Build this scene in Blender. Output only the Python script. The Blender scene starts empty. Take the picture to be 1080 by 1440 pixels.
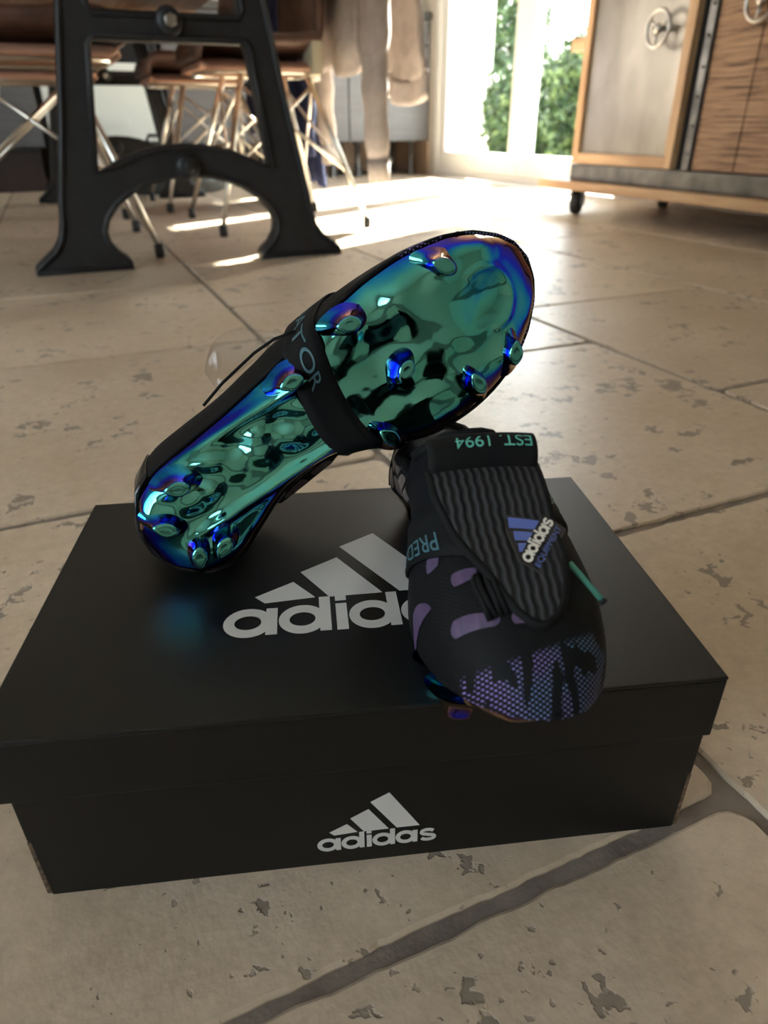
import bpy, bmesh, math, random
from mathutils import Vector, Matrix, noise
from mathutils.geometry import tessellate_polygon

# ------------------------------------------------------------------ camera, world, sun, exposure
SC = bpy.context.scene
COL = SC.collection
cam_data = bpy.data.cameras.new('camera')
cam = bpy.data.objects.new('camera', cam_data)
COL.objects.link(cam)
SC.camera = cam
cam_data.sensor_fit = 'HORIZONTAL'
cam_data.sensor_width = 36.0
cam_data.lens = 36.0 * 965.6 / 1080.0
cam_data.clip_start = 0.01
_r = Vector((0.9169, -0.3989, -0.0071)); _u = Vector((0.2017, 0.4481, 0.8710)); _f = Vector((0.3443, 0.8000, -0.4913))
cam.matrix_world = Matrix(((_r.x, _u.x, -_f.x, 0), (_r.y, _u.y, -_f.y, 0), (_r.z, _u.z, -_f.z, 0.3462), (0, 0, 0, 1)))
cam_data.dof.use_dof = True
cam_data.dof.focus_distance = 0.40
cam_data.dof.aperture_fstop = 11.0

SUN_DIR = Vector((0.857 * math.cos(math.radians(39)), 0.515 * math.cos(math.radians(39)), math.sin(math.radians(39))))
world = bpy.data.worlds.new('world'); SC.world = world
world.use_nodes = True
wn = world.node_tree.nodes; wl = world.node_tree.links
wn.clear()
sky = wn.new('ShaderNodeTexSky'); sky.sky_type = 'NISHITA'; sky.sun_disc = False
sky.sun_elevation = math.radians(39); sky.sun_rotation = math.atan2(SUN_DIR.x, SUN_DIR.y)
sky.air_density = 1.0; sky.dust_density = 2.0
bg = wn.new('ShaderNodeBackground'); bg.inputs['Strength'].default_value = 0.55
wo = wn.new('ShaderNodeOutputWorld')
hz = wn.new('ShaderNodeHueSaturation'); hz.inputs['Saturation'].default_value = 0.35   # thin bright haze
wl.new(sky.outputs[0], hz.inputs['Color']); wl.new(hz.outputs[0], bg.inputs[0]); wl.new(bg.outputs[0], wo.inputs[0])

sun_data = bpy.data.lights.new('sun', 'SUN'); sun_data.energy = 30.0; sun_data.angle = math.radians(0.6)
sun_data.color = (1.0, 0.95, 0.87)
sun = bpy.data.objects.new('sun', sun_data); COL.objects.link(sun)
sun.rotation_euler = SUN_DIR.to_track_quat('Z', 'Y').to_euler()

SC.view_settings.view_transform = 'Standard'
SC.view_settings.look = 'None'
SC.view_settings.gamma = 1.0
SC.view_settings.use_curve_mapping = False
SC.view_settings.exposure = 1.72
SC.cycles.use_denoising = True
SC.cycles.max_bounces = 10
SC.cycles.diffuse_bounces = 6
SC.cycles.glossy_bounces = 5
SC.cycles.transparent_max_bounces = 16
SC.cycles.sample_clamp_indirect = 6.0
SC.cycles.caustics_reflective = False

def portal(name, loc, size, normal):
    d = bpy.data.lights.new(name, 'AREA'); d.shape = 'RECTANGLE'; d.size, d.size_y = size
    d.cycles.is_portal = True
    o = bpy.data.objects.new(name, d); COL.objects.link(o)
    o.location = loc
    o.rotation_euler = (-Vector(normal)).to_track_quat('Z', 'Y').to_euler()
portal('door_portal', (2.95, 4.2, 1.25), (2.5, 2.2), (-1, 0, 0))
portal('added_window_portal', (-3.36, -0.5, 1.4), (2.2, 3.8), (1, 0, 0))  # guides sky light through the window added out of view

# ------------------------------------------------------------------ materials
def mat(name, col=(0.5, 0.5, 0.5), rough=0.5, metal=0.0, spec=0.5, **k):
    m = bpy.data.materials.new(name); m.use_nodes = True
    b = m.node_tree.nodes['Principled BSDF']
    b.inputs['Base Color'].default_value = (*col, 1)
    b.inputs['Roughness'].default_value = rough
    b.inputs['Metallic'].default_value = metal
    b.inputs['Specular IOR Level'].default_value = spec
    for kk, v in k.items():
        b.inputs[kk.replace('_', ' ')].default_value = v
    return m

def N(m, t, **k):
    n = m.node_tree.nodes.new(t)
    for kk, v in k.items():
        setattr(n, kk, v)
    return n

def LK(m, a, b):
    m.node_tree.links.new(a, b)

def bsdf(m):
    return m.node_tree.nodes['Principled BSDF']

def ramp(m, stops, interp='LINEAR'):
    r = N(m, 'ShaderNodeValToRGB'); r.color_ramp.interpolation = interp
    e = r.color_ramp.elements
    while len(e) < len(stops): e.new(0.5)
    for el, (p, c) in zip(e, stops):
        el.position = p; el.color = (*c, 1) if len(c) == 3 else c
    return r

def noisy(m, c1, c2, scale=8, detail=6, coord='Object', bump=0.0, bscale=60, stretch=(1, 1, 1), lo=0.35, hi=0.65):
    tc = N(m, 'ShaderNodeTexCoord'); mp = N(m, 'ShaderNodeMapping'); mp.inputs['Scale'].default_value = stretch
    LK(m, tc.outputs[coord], mp.inputs[0])
    nz = N(m, 'ShaderNodeTexNoise'); nz.inputs['Scale'].default_value = scale; nz.inputs['Detail'].default_value = detail
    LK(m, mp.outputs[0], nz.inputs['Vector'])
    r = ramp(m, [(lo, c1), (hi, c2)])
    LK(m, nz.outputs[0], r.inputs[0]); LK(m, r.outputs[0], bsdf(m).inputs['Base Color'])
    if bump:
        n2 = N(m, 'ShaderNodeTexNoise'); n2.inputs['Scale'].default_value = bscale; n2.inputs['Detail'].default_value = 8
        LK(m, mp.outputs[0], n2.inputs['Vector'])
        bp = N(m, 'ShaderNodeBump'); bp.inputs['Strength'].default_value = bump; bp.inputs['Distance'].default_value = 0.002
        LK(m, n2.outputs[0], bp.inputs['Height']); LK(m, bp.outputs[0], bsdf(m).inputs['Normal'])
    return m

def tile_material():
    m = mat('travertine_tile', rough=0.42, spec=0.4)
    b = bsdf(m)
    g = N(m, 'ShaderNodeNewGeometry')
    n1 = N(m, 'ShaderNodeTexNoise'); n1.inputs['Scale'].default_value = 3.5; n1.inputs['Detail'].default_value = 9; n1.inputs['Roughness'].default_value = 0.62
    LK(m, g.outputs['Position'], n1.inputs['Vector'])
    base = ramp(m, [(0.28, (0.43, 0.335, 0.23)), (0.5, (0.53, 0.43, 0.325)), (0.72, (0.63, 0.525, 0.412))])
    LK(m, n1.outputs[0], base.inputs[0])
    gr = N(m, 'ShaderNodeTexNoise'); gr.inputs['Scale'].default_value = 75; gr.inputs['Detail'].default_value = 8; gr.inputs['Roughness'].default_value = 0.7
    LK(m, g.outputs['Position'], gr.inputs['Vector'])
    grr = ramp(m, [(0.3, (0.84, 0.83, 0.82)), (0.68, (1.08, 1.08, 1.08))]); LK(m, gr.outputs[0], grr.inputs[0])
    gm = N(m, 'ShaderNodeMix', data_type='RGBA'); gm.blend_type = 'MULTIPLY'; gm.inputs[0].default_value = 1.0
    LK(m, base.outputs[0], gm.inputs[6]); LK(m, grr.outputs[0], gm.inputs[7])
    # filled pits: clusters of small dark patches
    wob = N(m, 'ShaderNodeTexNoise'); wob.inputs['Scale'].default_value = 60; wob.inputs['Detail'].default_value = 4
    LK(m, g.outputs['Position'], wob.inputs['Vector'])
    off = N(m, 'ShaderNodeVectorMath', operation='SCALE'); off.inputs['Scale'].default_value = 0.03
    LK(m, wob.outputs['Color'], off.inputs[0])
    add = N(m, 'ShaderNodeVectorMath', operation='ADD')
    LK(m, g.outputs['Position'], add.inputs[0]); LK(m, off.outputs[0], add.inputs[1])
    big = N(m, 'ShaderNodeTexNoise'); big.inputs['Scale'].default_value = 36; big.inputs['Detail'].default_value = 3; big.inputs['Roughness'].default_value = 0.55
    LK(m, add.outputs[0], big.inputs['Vector'])
    clus = N(m, 'ShaderNodeTexNoise'); clus.inputs['Scale'].default_value = 7; clus.inputs['Detail'].default_value = 2
    LK(m, g.outputs['Position'], clus.inputs['Vector'])
    mul = N(m, 'ShaderNodeMath', operation='MULTIPLY_ADD'); mul.inputs[1].default_value = 0.55
    LK(m, clus.outputs[0], mul.inputs[0]); LK(m, big.outputs[0], mul.inputs[2])
    pit = ramp(m, [(0.915, (0, 0, 0)), (0.935, (1, 1, 1))])
    LK(m, mul.outputs[0], pit.inputs[0])
    # fine pores
    sm = N(m, 'ShaderNodeTexNoise'); sm.inputs['Scale'].default_value = 130; sm.inputs['Detail'].default_value = 2
    LK(m, g.outputs['Position'], sm.inputs['Vector'])
    mul2 = N(m, 'ShaderNodeMath', operation='MULTIPLY_ADD'); mul2.inputs[1].default_value = 0.35
    LK(m, clus.outputs[0], mul2.inputs[0]); LK(m, sm.outputs[0], mul2.inputs[2])
    pore = ramp(m, [(0.86, (0, 0, 0)), (0.9, (0.7, 0.7, 0.7))])
    LK(m, mul2.outputs[0], pore.inputs[0])
    mx = N(m, 'ShaderNodeMath', operation='MAXIMUM'); LK(m, pit.outputs[0], mx.inputs[0]); LK(m, pore.outputs[0], mx.inputs[1])
    mixc = N(m, 'ShaderNodeMix', data_type='RGBA')
    LK(m, mx.outputs[0], mixc.inputs[0]); LK(m, gm.outputs[2], mixc.inputs[6]); mixc.inputs[7].default_value = (0.25, 0.205, 0.16, 1)
    # tint per tile
    oi = N(m, 'ShaderNodeObjectInfo'); hv = N(m, 'ShaderNodeHueSaturation')
    mr = N(m, 'ShaderNodeMapRange'); mr.inputs[3].default_value = 0.9; mr.inputs[4].default_value = 1.07
    LK(m, oi.outputs['Random'], mr.inputs[0]); LK(m, mr.outputs[0], hv.inputs['Value'])
    LK(m, mixc.outputs[2], hv.inputs['Color']); LK(m, hv.outputs[0], b.inputs['Base Color'])
    inv = N(m, 'ShaderNodeMath', operation='MULTIPLY_ADD'); inv.inputs[1].default_value = -1.0
    fine = N(m, 'ShaderNodeTexNoise'); fine.inputs['Scale'].default_value = 220; fine.inputs['Detail'].default_value = 5
    LK(m, g.outputs['Position'], fine.inputs['Vector'])
    fm = N(m, 'ShaderNodeMath', operation='MULTIPLY'); fm.inputs[1].default_value = 0.5; LK(m, fine.outputs[0], fm.inputs[0])
    LK(m, mx.outputs[0], inv.inputs[0]); LK(m, fm.outputs[0], inv.inputs[2])
    bp = N(m, 'ShaderNodeBump'); bp.inputs['Strength'].default_value = 0.6; bp.inputs['Distance'].default_value = 0.0013
    LK(m, inv.outputs[0], bp.inputs['Height']); LK(m, bp.outputs[0], b.inputs['Normal'])
    rr = N(m, 'ShaderNodeMapRange'); rr.inputs[3].default_value = 0.24; rr.inputs[4].default_value = 0.44
    LK(m, n1.outputs[0], rr.inputs[0]); LK(m, rr.outputs[0], b.inputs['Roughness'])
    return m

def foil_material():
    # mirror-like thin film coating: hue shifts with the viewing angle as such films do
    m = mat('iridescent_foil', rough=0.09, metal=1.0)
    b = bsdf(m)
    tc = N(m, 'ShaderNodeTexCoord')
    nz = N(m, 'ShaderNodeTexNoise'); nz.inputs['Scale'].default_value = 34; nz.inputs['Detail'].default_value = 1.5; nz.inputs['Distortion'].default_value = 0.6
    LK(m, tc.outputs['Object'], nz.inputs['Vector'])
    bp = N(m, 'ShaderNodeBump'); bp.inputs['Strength'].default_value = 0.55; bp.inputs['Distance'].default_value = 0.0028
    LK(m, nz.outputs[0], bp.inputs['Height'])
    LK(m, bp.outputs[0], b.inputs['Normal'])
    lw = N(m, 'ShaderNodeLayerWeight'); lw.inputs['Blend'].default_value = 0.5
    LK(m, bp.outputs[0], lw.inputs['Normal'])
    r = ramp(m, [(0.0, (0.17, 0.56, 0.47)), (0.2, (0.10, 0.54, 0.49)), (0.33, (0.015, 0.32, 0.70)), (0.43, (0.01, 0.03, 0.90)), (0.54, (0.05, 0.01, 0.22)), (0.64, (0.22, 0.07, 0.05)), (0.76, (0.5, 0.33, 0.14)), (1.0, (0.55, 0.48, 0.42))])
    LK(m, lw.outputs['Facing'], r.inputs[0]); LK(m, r.outputs[0], b.inputs['Base Color'])
    return m

def leather_material():
    m = mat('brown_leather', rough=0.5)
    return noisy(m, (0.055, 0.028, 0.02), (0.13, 0.065, 0.045), scale=14, bump=0.3, bscale=120)

def rough_sawn_material():
    m = mat('rough_sawn_wood', rough=0.7)
    tc = N(m, 'ShaderNodeTexCoord'); mp = N(m, 'ShaderNodeMapping'); mp.inputs['Scale'].default_value = (2, 2.2, 75)
    LK(m, tc.outputs['Object'], mp.inputs[0])
    nz = N(m, 'ShaderNodeTexNoise'); nz.inputs['Scale'].default_value = 2.0; nz.inputs['Detail'].default_value = 7; nz.inputs['Roughness'].default_value = 0.7
    LK(m, mp.outputs[0], nz.inputs['Vector'])
    r = ramp(m, [(0.40, (0.09, 0.045, 0.025)), (0.5, (0.30, 0.165, 0.09)), (0.66, (0.44, 0.27, 0.16))])
    LK(m, nz.outputs[0], r.inputs[0]); LK(m, r.outputs[0], bsdf(m).inputs['Base Color'])
    bp = N(m, 'ShaderNodeBump'); bp.inputs['Strength'].default_value = 0.5; bp.inputs['Distance'].default_value = 0.004
    LK(m, nz.outputs[0], bp.inputs['Height']); LK(m, bp.outputs[0], bsdf(m).inputs['Normal'])
    return m

def wood_material(name, c1, c2, axis='y', rough=0.5):
    st = {'x': (1.2, 14, 14), 'y': (14, 1.2, 14), 'z': (14, 14, 1.2)}[axis]
    return noisy(mat(name, rough=rough), c1, c2, scale=2.5, detail=8, stretch=st, bump=0.15, bscale=30)

def cardboard_material():
    m = mat('black_cardboard', (0.0022, 0.0019, 0.0017), rough=0.47, spec=0.38)
    tc = N(m, 'ShaderNodeTexCoord'); mp = N(m, 'ShaderNodeMapping'); mp.inputs['Scale'].default_value = (320, 3, 3)
    LK(m, tc.outputs['Object'], mp.inputs[0])
    nz = N(m, 'ShaderNodeTexNoise'); nz.inputs['Scale'].default_value = 1.0; nz.inputs['Detail'].default_value = 3
    LK(m, mp.outputs[0], nz.inputs['Vector'])
    n2 = N(m, 'ShaderNodeTexNoise'); n2.inputs['Scale'].default_value = 9; n2.inputs['Detail'].default_value = 3
    LK(m, tc.outputs['Object'], n2.inputs['Vector'])
    ad = N(m, 'ShaderNodeMath', operation='MULTIPLY_ADD'); ad.inputs[1].default_value = 6.0
    LK(m, n2.outputs[0], ad.inputs[0]); LK(m, nz.outputs[0], ad.inputs[2])
    bp = N(m, 'ShaderNodeBump'); bp.inputs['Strength'].default_value = 0.12; bp.inputs['Distance'].default_value = 0.0006
    LK(m, ad.outputs[0], bp.inputs['Height']); LK(m, bp.outputs[0], bsdf(m).inputs['Normal'])
    return m

def upper_material(sgn, L):
    # black knit; purple half-tone dots printed around the toe
    m = mat('boot_knit', (0.006, 0.006, 0.007), rough=0.65, spec=0.15)
    b = bsdf(m)
    tc = N(m, 'ShaderNodeTexCoord'); sp = N(m, 'ShaderNodeSeparateXYZ'); LK(m, tc.outputs['Object'], sp.inputs[0])
    K = 2 * math.pi / 0.0027
    dn = N(m, 'ShaderNodeTexNoise'); dn.inputs['Scale'].default_value = 40; LK(m, tc.outputs['Object'], dn.inputs['Vector'])
    def wave(sock, k):
        a = N(m, 'ShaderNodeMath', operation='MULTIPLY'); a.inputs[1].default_value = k; LK(m, sock, a.inputs[0])
        s = N(m, 'ShaderNodeMath', operation='SINE'); LK(m, a.outputs[0], s.inputs[0]); return s.outputs[0]
    # a slanted lattice: along the width, and along length minus height so it wraps the toe
    xz = N(m, 'ShaderNodeMath', operation='MULTIPLY_ADD'); xz.inputs[1].default_value = -0.9
    LK(m, sp.outputs['Z'], xz.inputs[0]); LK(m, sp.outputs['X'], xz.inputs[2])
    pr = N(m, 'ShaderNodeMath', operation='MULTIPLY'); LK(m, wave(sp.outputs['Y'], K), pr.inputs[0]); LK(m, wave(xz.outputs[0], K), pr.inputs[1])
    dot = N(m, 'ShaderNodeMath', operation='GREATER_THAN'); dot.inputs[1].default_value = 0.42; LK(m, pr.outputs[0], dot.inputs[0])
    # streaky zebra mask
    mp = N(m, 'ShaderNodeMapping'); mp.inputs['Scale'].default_value = (38, 95, 38); LK(m, tc.outputs['Object'], mp.inputs[0])
    zn = N(m, 'ShaderNodeTexNoise'); zn.inputs['Scale'].default_value = 1.0; zn.inputs['Detail'].default_value = 1; zn.inputs['Distortion'].default_value = 0.8
    LK(m, mp.outputs[0], zn.inputs['Vector'])
    zg = N(m, 'ShaderNodeMath', operation='GREATER_THAN'); zg.inputs[1].default_value = 0.47; LK(m, zn.outputs[0], zg.inputs[0])
    tr = N(m, 'ShaderNodeMapRange'); tr.inputs[1].default_value = 0.955 * L; tr.inputs[2].default_value = 0.96 * L
    # the printed zone: toe cap, reaching further back along the outer side
    zone = N(m, 'ShaderNodeMath', operation='MULTIPLY_ADD'); zone.inputs[1].default_value = -0.30 * sgn
    LK(m, sp.outputs['Y'], zone.inputs[0]); LK(m, xz.outputs[0], zone.inputs[2])
    tr.inputs[1].default_value = 0.772 * L; tr.inputs[2].default_value = 0.787 * L
    LK(m, zone.outputs[0], tr.inputs[0])
    a = N(m, 'ShaderNodeMath', operation='MULTIPLY'); LK(m, dot.outputs[0], a.inputs[0]); LK(m, zg.outputs[0], a.inputs[1])
    a2 = N(m, 'ShaderNodeMath', operation='MULTIPLY'); LK(m, a.outputs[0], a2.inputs[0]); LK(m, tr.outputs[0], a2.inputs[1])
    cr = ramp(m, [(0.35, (0.10, 0.20, 0.34)), (0.6, (0.24, 0.17, 0.45))]); LK(m, dn.outputs[0], cr.inputs[0])
    mx = N(m, 'ShaderNodeMix', data_type='RGBA'); mx.inputs[6].default_value = (0.005, 0.005, 0.0058, 1)
    LK(m, a2.outputs[0], mx.inputs[0]); LK(m, cr.outputs[0], mx.inputs[7]); LK(m, mx.outputs[2], b.inputs['Base Color'])
    bp = N(m, 'ShaderNodeBump'); bp.inputs['Strength'].default_value = 0.12; bp.inputs['Distance'].default_value = 0.0005
    LK(m, pr.outputs[0], bp.inputs['Height']); LK(m, bp.outputs[0], b.inputs['Normal'])
    return m

def tongue_material():
    m = mat('tongue_knit', (0.011, 0.011, 0.013), rough=0.75, spec=0.3)
    tc = N(m, 'ShaderNodeTexCoord'); mp = N(m, 'ShaderNodeMapping'); mp.inputs['Scale'].default_value = (1, 1, 1)
    LK(m, tc.outputs['Object'], mp.inputs[0])
    sp = N(m, 'ShaderNodeSeparateXYZ'); LK(m, mp.outputs[0], sp.inputs[0])
    def sine(sock, k, ph=0.0):
        a = N(m, 'ShaderNodeMath', operation='MULTIPLY_ADD'); a.inputs[1].default_value = k; a.inputs[2].default_value = ph; LK(m, sock, a.inputs[0])
        s = N(m, 'ShaderNodeMath', operation='SINE'); LK(m, a.outputs[0], s.inputs[0]); return s.outputs[0]
    wob = sine(sp.outputs['X'], 2 * math.pi / 0.0075)
    yy = N(m, 'ShaderNodeMath', operation='MULTIPLY_ADD'); yy.inputs[1].default_value = 0.00028; LK(m, wob, yy.inputs[0]); LK(m, sp.outputs['Y'], yy.inputs[2])
    rib = sine(yy.outputs[0], 2 * math.pi / 0.0038)
    rp = ramp(m, [(0.2, (0.010, 0.010, 0.011)), (0.8, (0.030, 0.030, 0.034))])
    mr = N(m, 'ShaderNodeMapRange'); mr.inputs[1].default_value = -1; LK(m, rib, mr.inputs[0])
    LK(m, mr.outputs[0], rp.inputs[0]); LK(m, rp.outputs[0], bsdf(m).inputs['Base Color'])
    bp = N(m, 'ShaderNodeBump'); bp.inputs['Strength'].default_value = 0.5; bp.inputs['Distance'].default_value = 0.0009
    LK(m, rib, bp.inputs['Height']); LK(m, bp.outputs[0], bsdf(m).inputs['Normal'])
    return m

def glass_material():
    m = bpy.data.materials.new('window_glass'); m.use_nodes = True
    nt = m.node_tree; nt.nodes.clear()
    o = nt.nodes.new('ShaderNodeOutputMaterial'); t = nt.nodes.new('ShaderNodeBsdfTransparent'); g = nt.nodes.new('ShaderNodeBsdfGlossy')
    g.inputs['Roughness'].default_value = 0.0; t.inputs[0].default_value = (0.93, 0.96, 0.95, 1)
    mx = nt.nodes.new('ShaderNodeMixShader'); lw = nt.nodes.new('ShaderNodeLayerWeight'); lw.inputs[0].default_value = 0.5
    pw = nt.nodes.new('ShaderNodeMath'); pw.operation = 'POWER'; pw.inputs[1].default_value = 5.0; ma = nt.nodes.new('ShaderNodeMath'); ma.operation = 'MULTIPLY_ADD'; ma.inputs[1].default_value = 0.6; ma.inputs[2].default_value = 0.04
    nt.links.new(lw.outputs['Facing'], pw.inputs[0]); nt.links.new(pw.outputs[0], ma.inputs[0]); nt.links.new(ma.outputs[0], mx.inputs[0]); nt.links.new(t.outputs[0], mx.inputs[1]); nt.links.new(g.outputs[0], mx.inputs[2]); nt.links.new(mx.outputs[0], o.inputs[0])
    return m

def film_material():
    m = bpy.data.materials.new('clear_film'); m.use_nodes = True
    nt = m.node_tree; nt.nodes.clear()
    o = nt.nodes.new('ShaderNodeOutputMaterial'); t = nt.nodes.new('ShaderNodeBsdfTransparent'); g = nt.nodes.new('ShaderNodeBsdfGlossy')
    g.inputs['Roughness'].default_value = 0.12; t.inputs[0].default_value = (0.93, 0.93, 0.93, 1)
    mx = nt.nodes.new('ShaderNodeMixShader'); mx.inputs[0].default_value = 0.06
    nt.links.new(t.outputs[0], mx.inputs[1]); nt.links.new(g.outputs[0], mx.inputs[2]); nt.links.new(mx.outputs[0], o.inputs[0])
    return m

def leaf_material():
    m = mat('leaf', rough=0.5)
    oi = N(m, 'ShaderNodeNewGeometry')
    r = ramp(m, [(0.0, (0.012, 0.035, 0.015)), (0.5, (0.035, 0.08, 0.025)), (1.0, (0.10, 0.15, 0.04))])
    LK(m, oi.outputs['Random Per Island'], r.inputs[0]); LK(m, r.outputs[0], bsdf(m).inputs['Base Color'])
    bsdf(m).inputs['Transmission Weight'].default_value = 0.0
    return m

M = dict(
    tile=tile_material(), grout=noisy(mat('grout', rough=0.85), (0.15, 0.122, 0.10), (0.23, 0.19, 0.155), scale=40, bump=0.4, bscale=200),
    wall=mat('wall_paint', (0.62, 0.57, 0.50), 0.85), ceil=mat('ceiling_paint', (0.72, 0.71, 0.69), 0.9), wall_tile=noisy(mat('wall_tile', rough=0.5), (0.42, 0.29, 0.19), (0.50, 0.36, 0.25), scale=5),
    pvc=mat('white_pvc', (0.85, 0.85, 0.83), 0.3), glass=glass_material(), film=film_material(),
    iron=noisy(mat('cast_iron', rough=0.5, spec=0.45), (0.010, 0.010, 0.011), (0.017, 0.017, 0.019), scale=20, bump=0.35, bscale=90),
    bolt=mat('bolt_steel', (0.35, 0.33, 0.30), 0.35, 1.0), table_wood=wood_material('table_oak', (0.20, 0.10, 0.05), (0.34, 0.19, 0.10), 'y'),
    chrome=mat('brushed_steel', (0.66, 0.62, 0.55), 0.28, 1.0), rubber=mat('black_rubber', (0.012, 0.012, 0.013), 0.6),
    leather=leather_material(), shell=noisy(mat('tan_shell', rough=0.45), (0.42, 0.22, 0.14), (0.52, 0.29, 0.2), scale=10),
    strap=mat('pale_strap', (0.55, 0.50, 0.36), 0.7),
    cream=noisy(mat('cream_fleece', rough=0.95, spec=0.1), (0.44, 0.39, 0.37), (0.53, 0.475, 0.45), scale=30, bump=0.3, bscale=160),
    navy=noisy(mat('navy_cloth', rough=0.8, spec=0.2), (0.012, 0.016, 0.045), (0.025, 0.032, 0.085), scale=18, bump=0.2),
    kitchen=noisy(mat('grey_laminate', rough=0.45), (0.10, 0.10, 0.107), (0.125, 0.125, 0.132), scale=3, stretch=(1, 1, 14)), worktop=mat('dark_worktop', (0.05, 0.05, 0.05), 0.4),
    whiteapp=mat('white_enamel', (0.68, 0.72, 0.70), 0.35), blackapp=mat('black_enamel', (0.012, 0.012, 0.014), 0.3), darkred=noisy(mat('dark_crate', rough=0.6), (0.008, 0.006, 0.006), (0.03, 0.012, 0.01), scale=6),
    plasticgrey=mat('smoke_plastic', (0.09, 0.10, 0.10), 0.25),
    cabwood=wood_material('honey_wood', (0.36, 0.20, 0.095), (0.54, 0.34, 0.18), 'y'), cabwoodz=wood_material('honey_wood_upright', (0.36, 0.20, 0.095), (0.54, 0.34, 0.18), 'z'),
    zinc=noisy(mat('zinc_sheet', rough=0.38, metal=0.7), (0.20, 0.185, 0.16), (0.33, 0.305, 0.265), scale=6, stretch=(1, 1, 0.5)), steel=noisy(mat('raw_steel', rough=0.4, metal=0.8), (0.07, 0.07, 0.07), (0.16, 0.157, 0.153), scale=12),
    sawn=rough_sawn_material(), dark=mat('dark_recess', (0.008, 0.007, 0.007), 0.7), wheelmetal=mat('pewter', (0.42, 0.40, 0.37), 0.3, 1.0),
    terrace=noisy(mat('terrace_stone', rough=0.8), (0.55, 0.52, 0.47), (0.66, 0.63, 0.58), scale=4), render=mat('white_render', (0.82, 0.80, 0.76), 0.9),
    leaf=leaf_material(), bark=mat('bark', (0.08, 0.05, 0.03), 0.9), petal=mat('pink_petal', (0.65, 0.12, 0.2), 0.6),
    card=cardboard_material(), kraft=noisy(mat('kraft_edge', rough=0.9), (0.05, 0.032, 0.02), (0.17, 0.11, 0.065), scale=300), silver=mat('silver_print', (0.58, 0.57, 0.55), 0.5, 0.0),
    foil=foil_material(), tongue=tongue_material(), black=mat('black_textile', (0.0055, 0.0055, 0.006), 0.75, spec=0.18), gloss=mat('gloss_black', (0.01, 0.01, 0.012), 0.25, spec=0.6),
    teal=mat('teal_thread', (0.10, 0.42, 0.33), 0.6), bandtext=mat('band_lettering', (0.05, 0.13, 0.16), 0.5), blue=mat('blue_foil', (0.10, 0.16, 0.50), 0.35, 0.3), white=mat('white_rubber', (0.72, 0.70, 0.64), 0.5),
    purple=noisy(mat('purple_print', rough=0.45), (0.055, 0.035, 0.085), (0.10, 0.062, 0.13), scale=60, stretch=(1, 6, 1)), greypatch=noisy(mat('grey_print', rough=0.45), (0.09, 0.075, 0.07), (0.17, 0.14, 0.13), scale=80, stretch=(6, 1, 1)),
    outline=mat('badge_backing', (0.02, 0.018, 0.016), 0.5),
)

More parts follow.
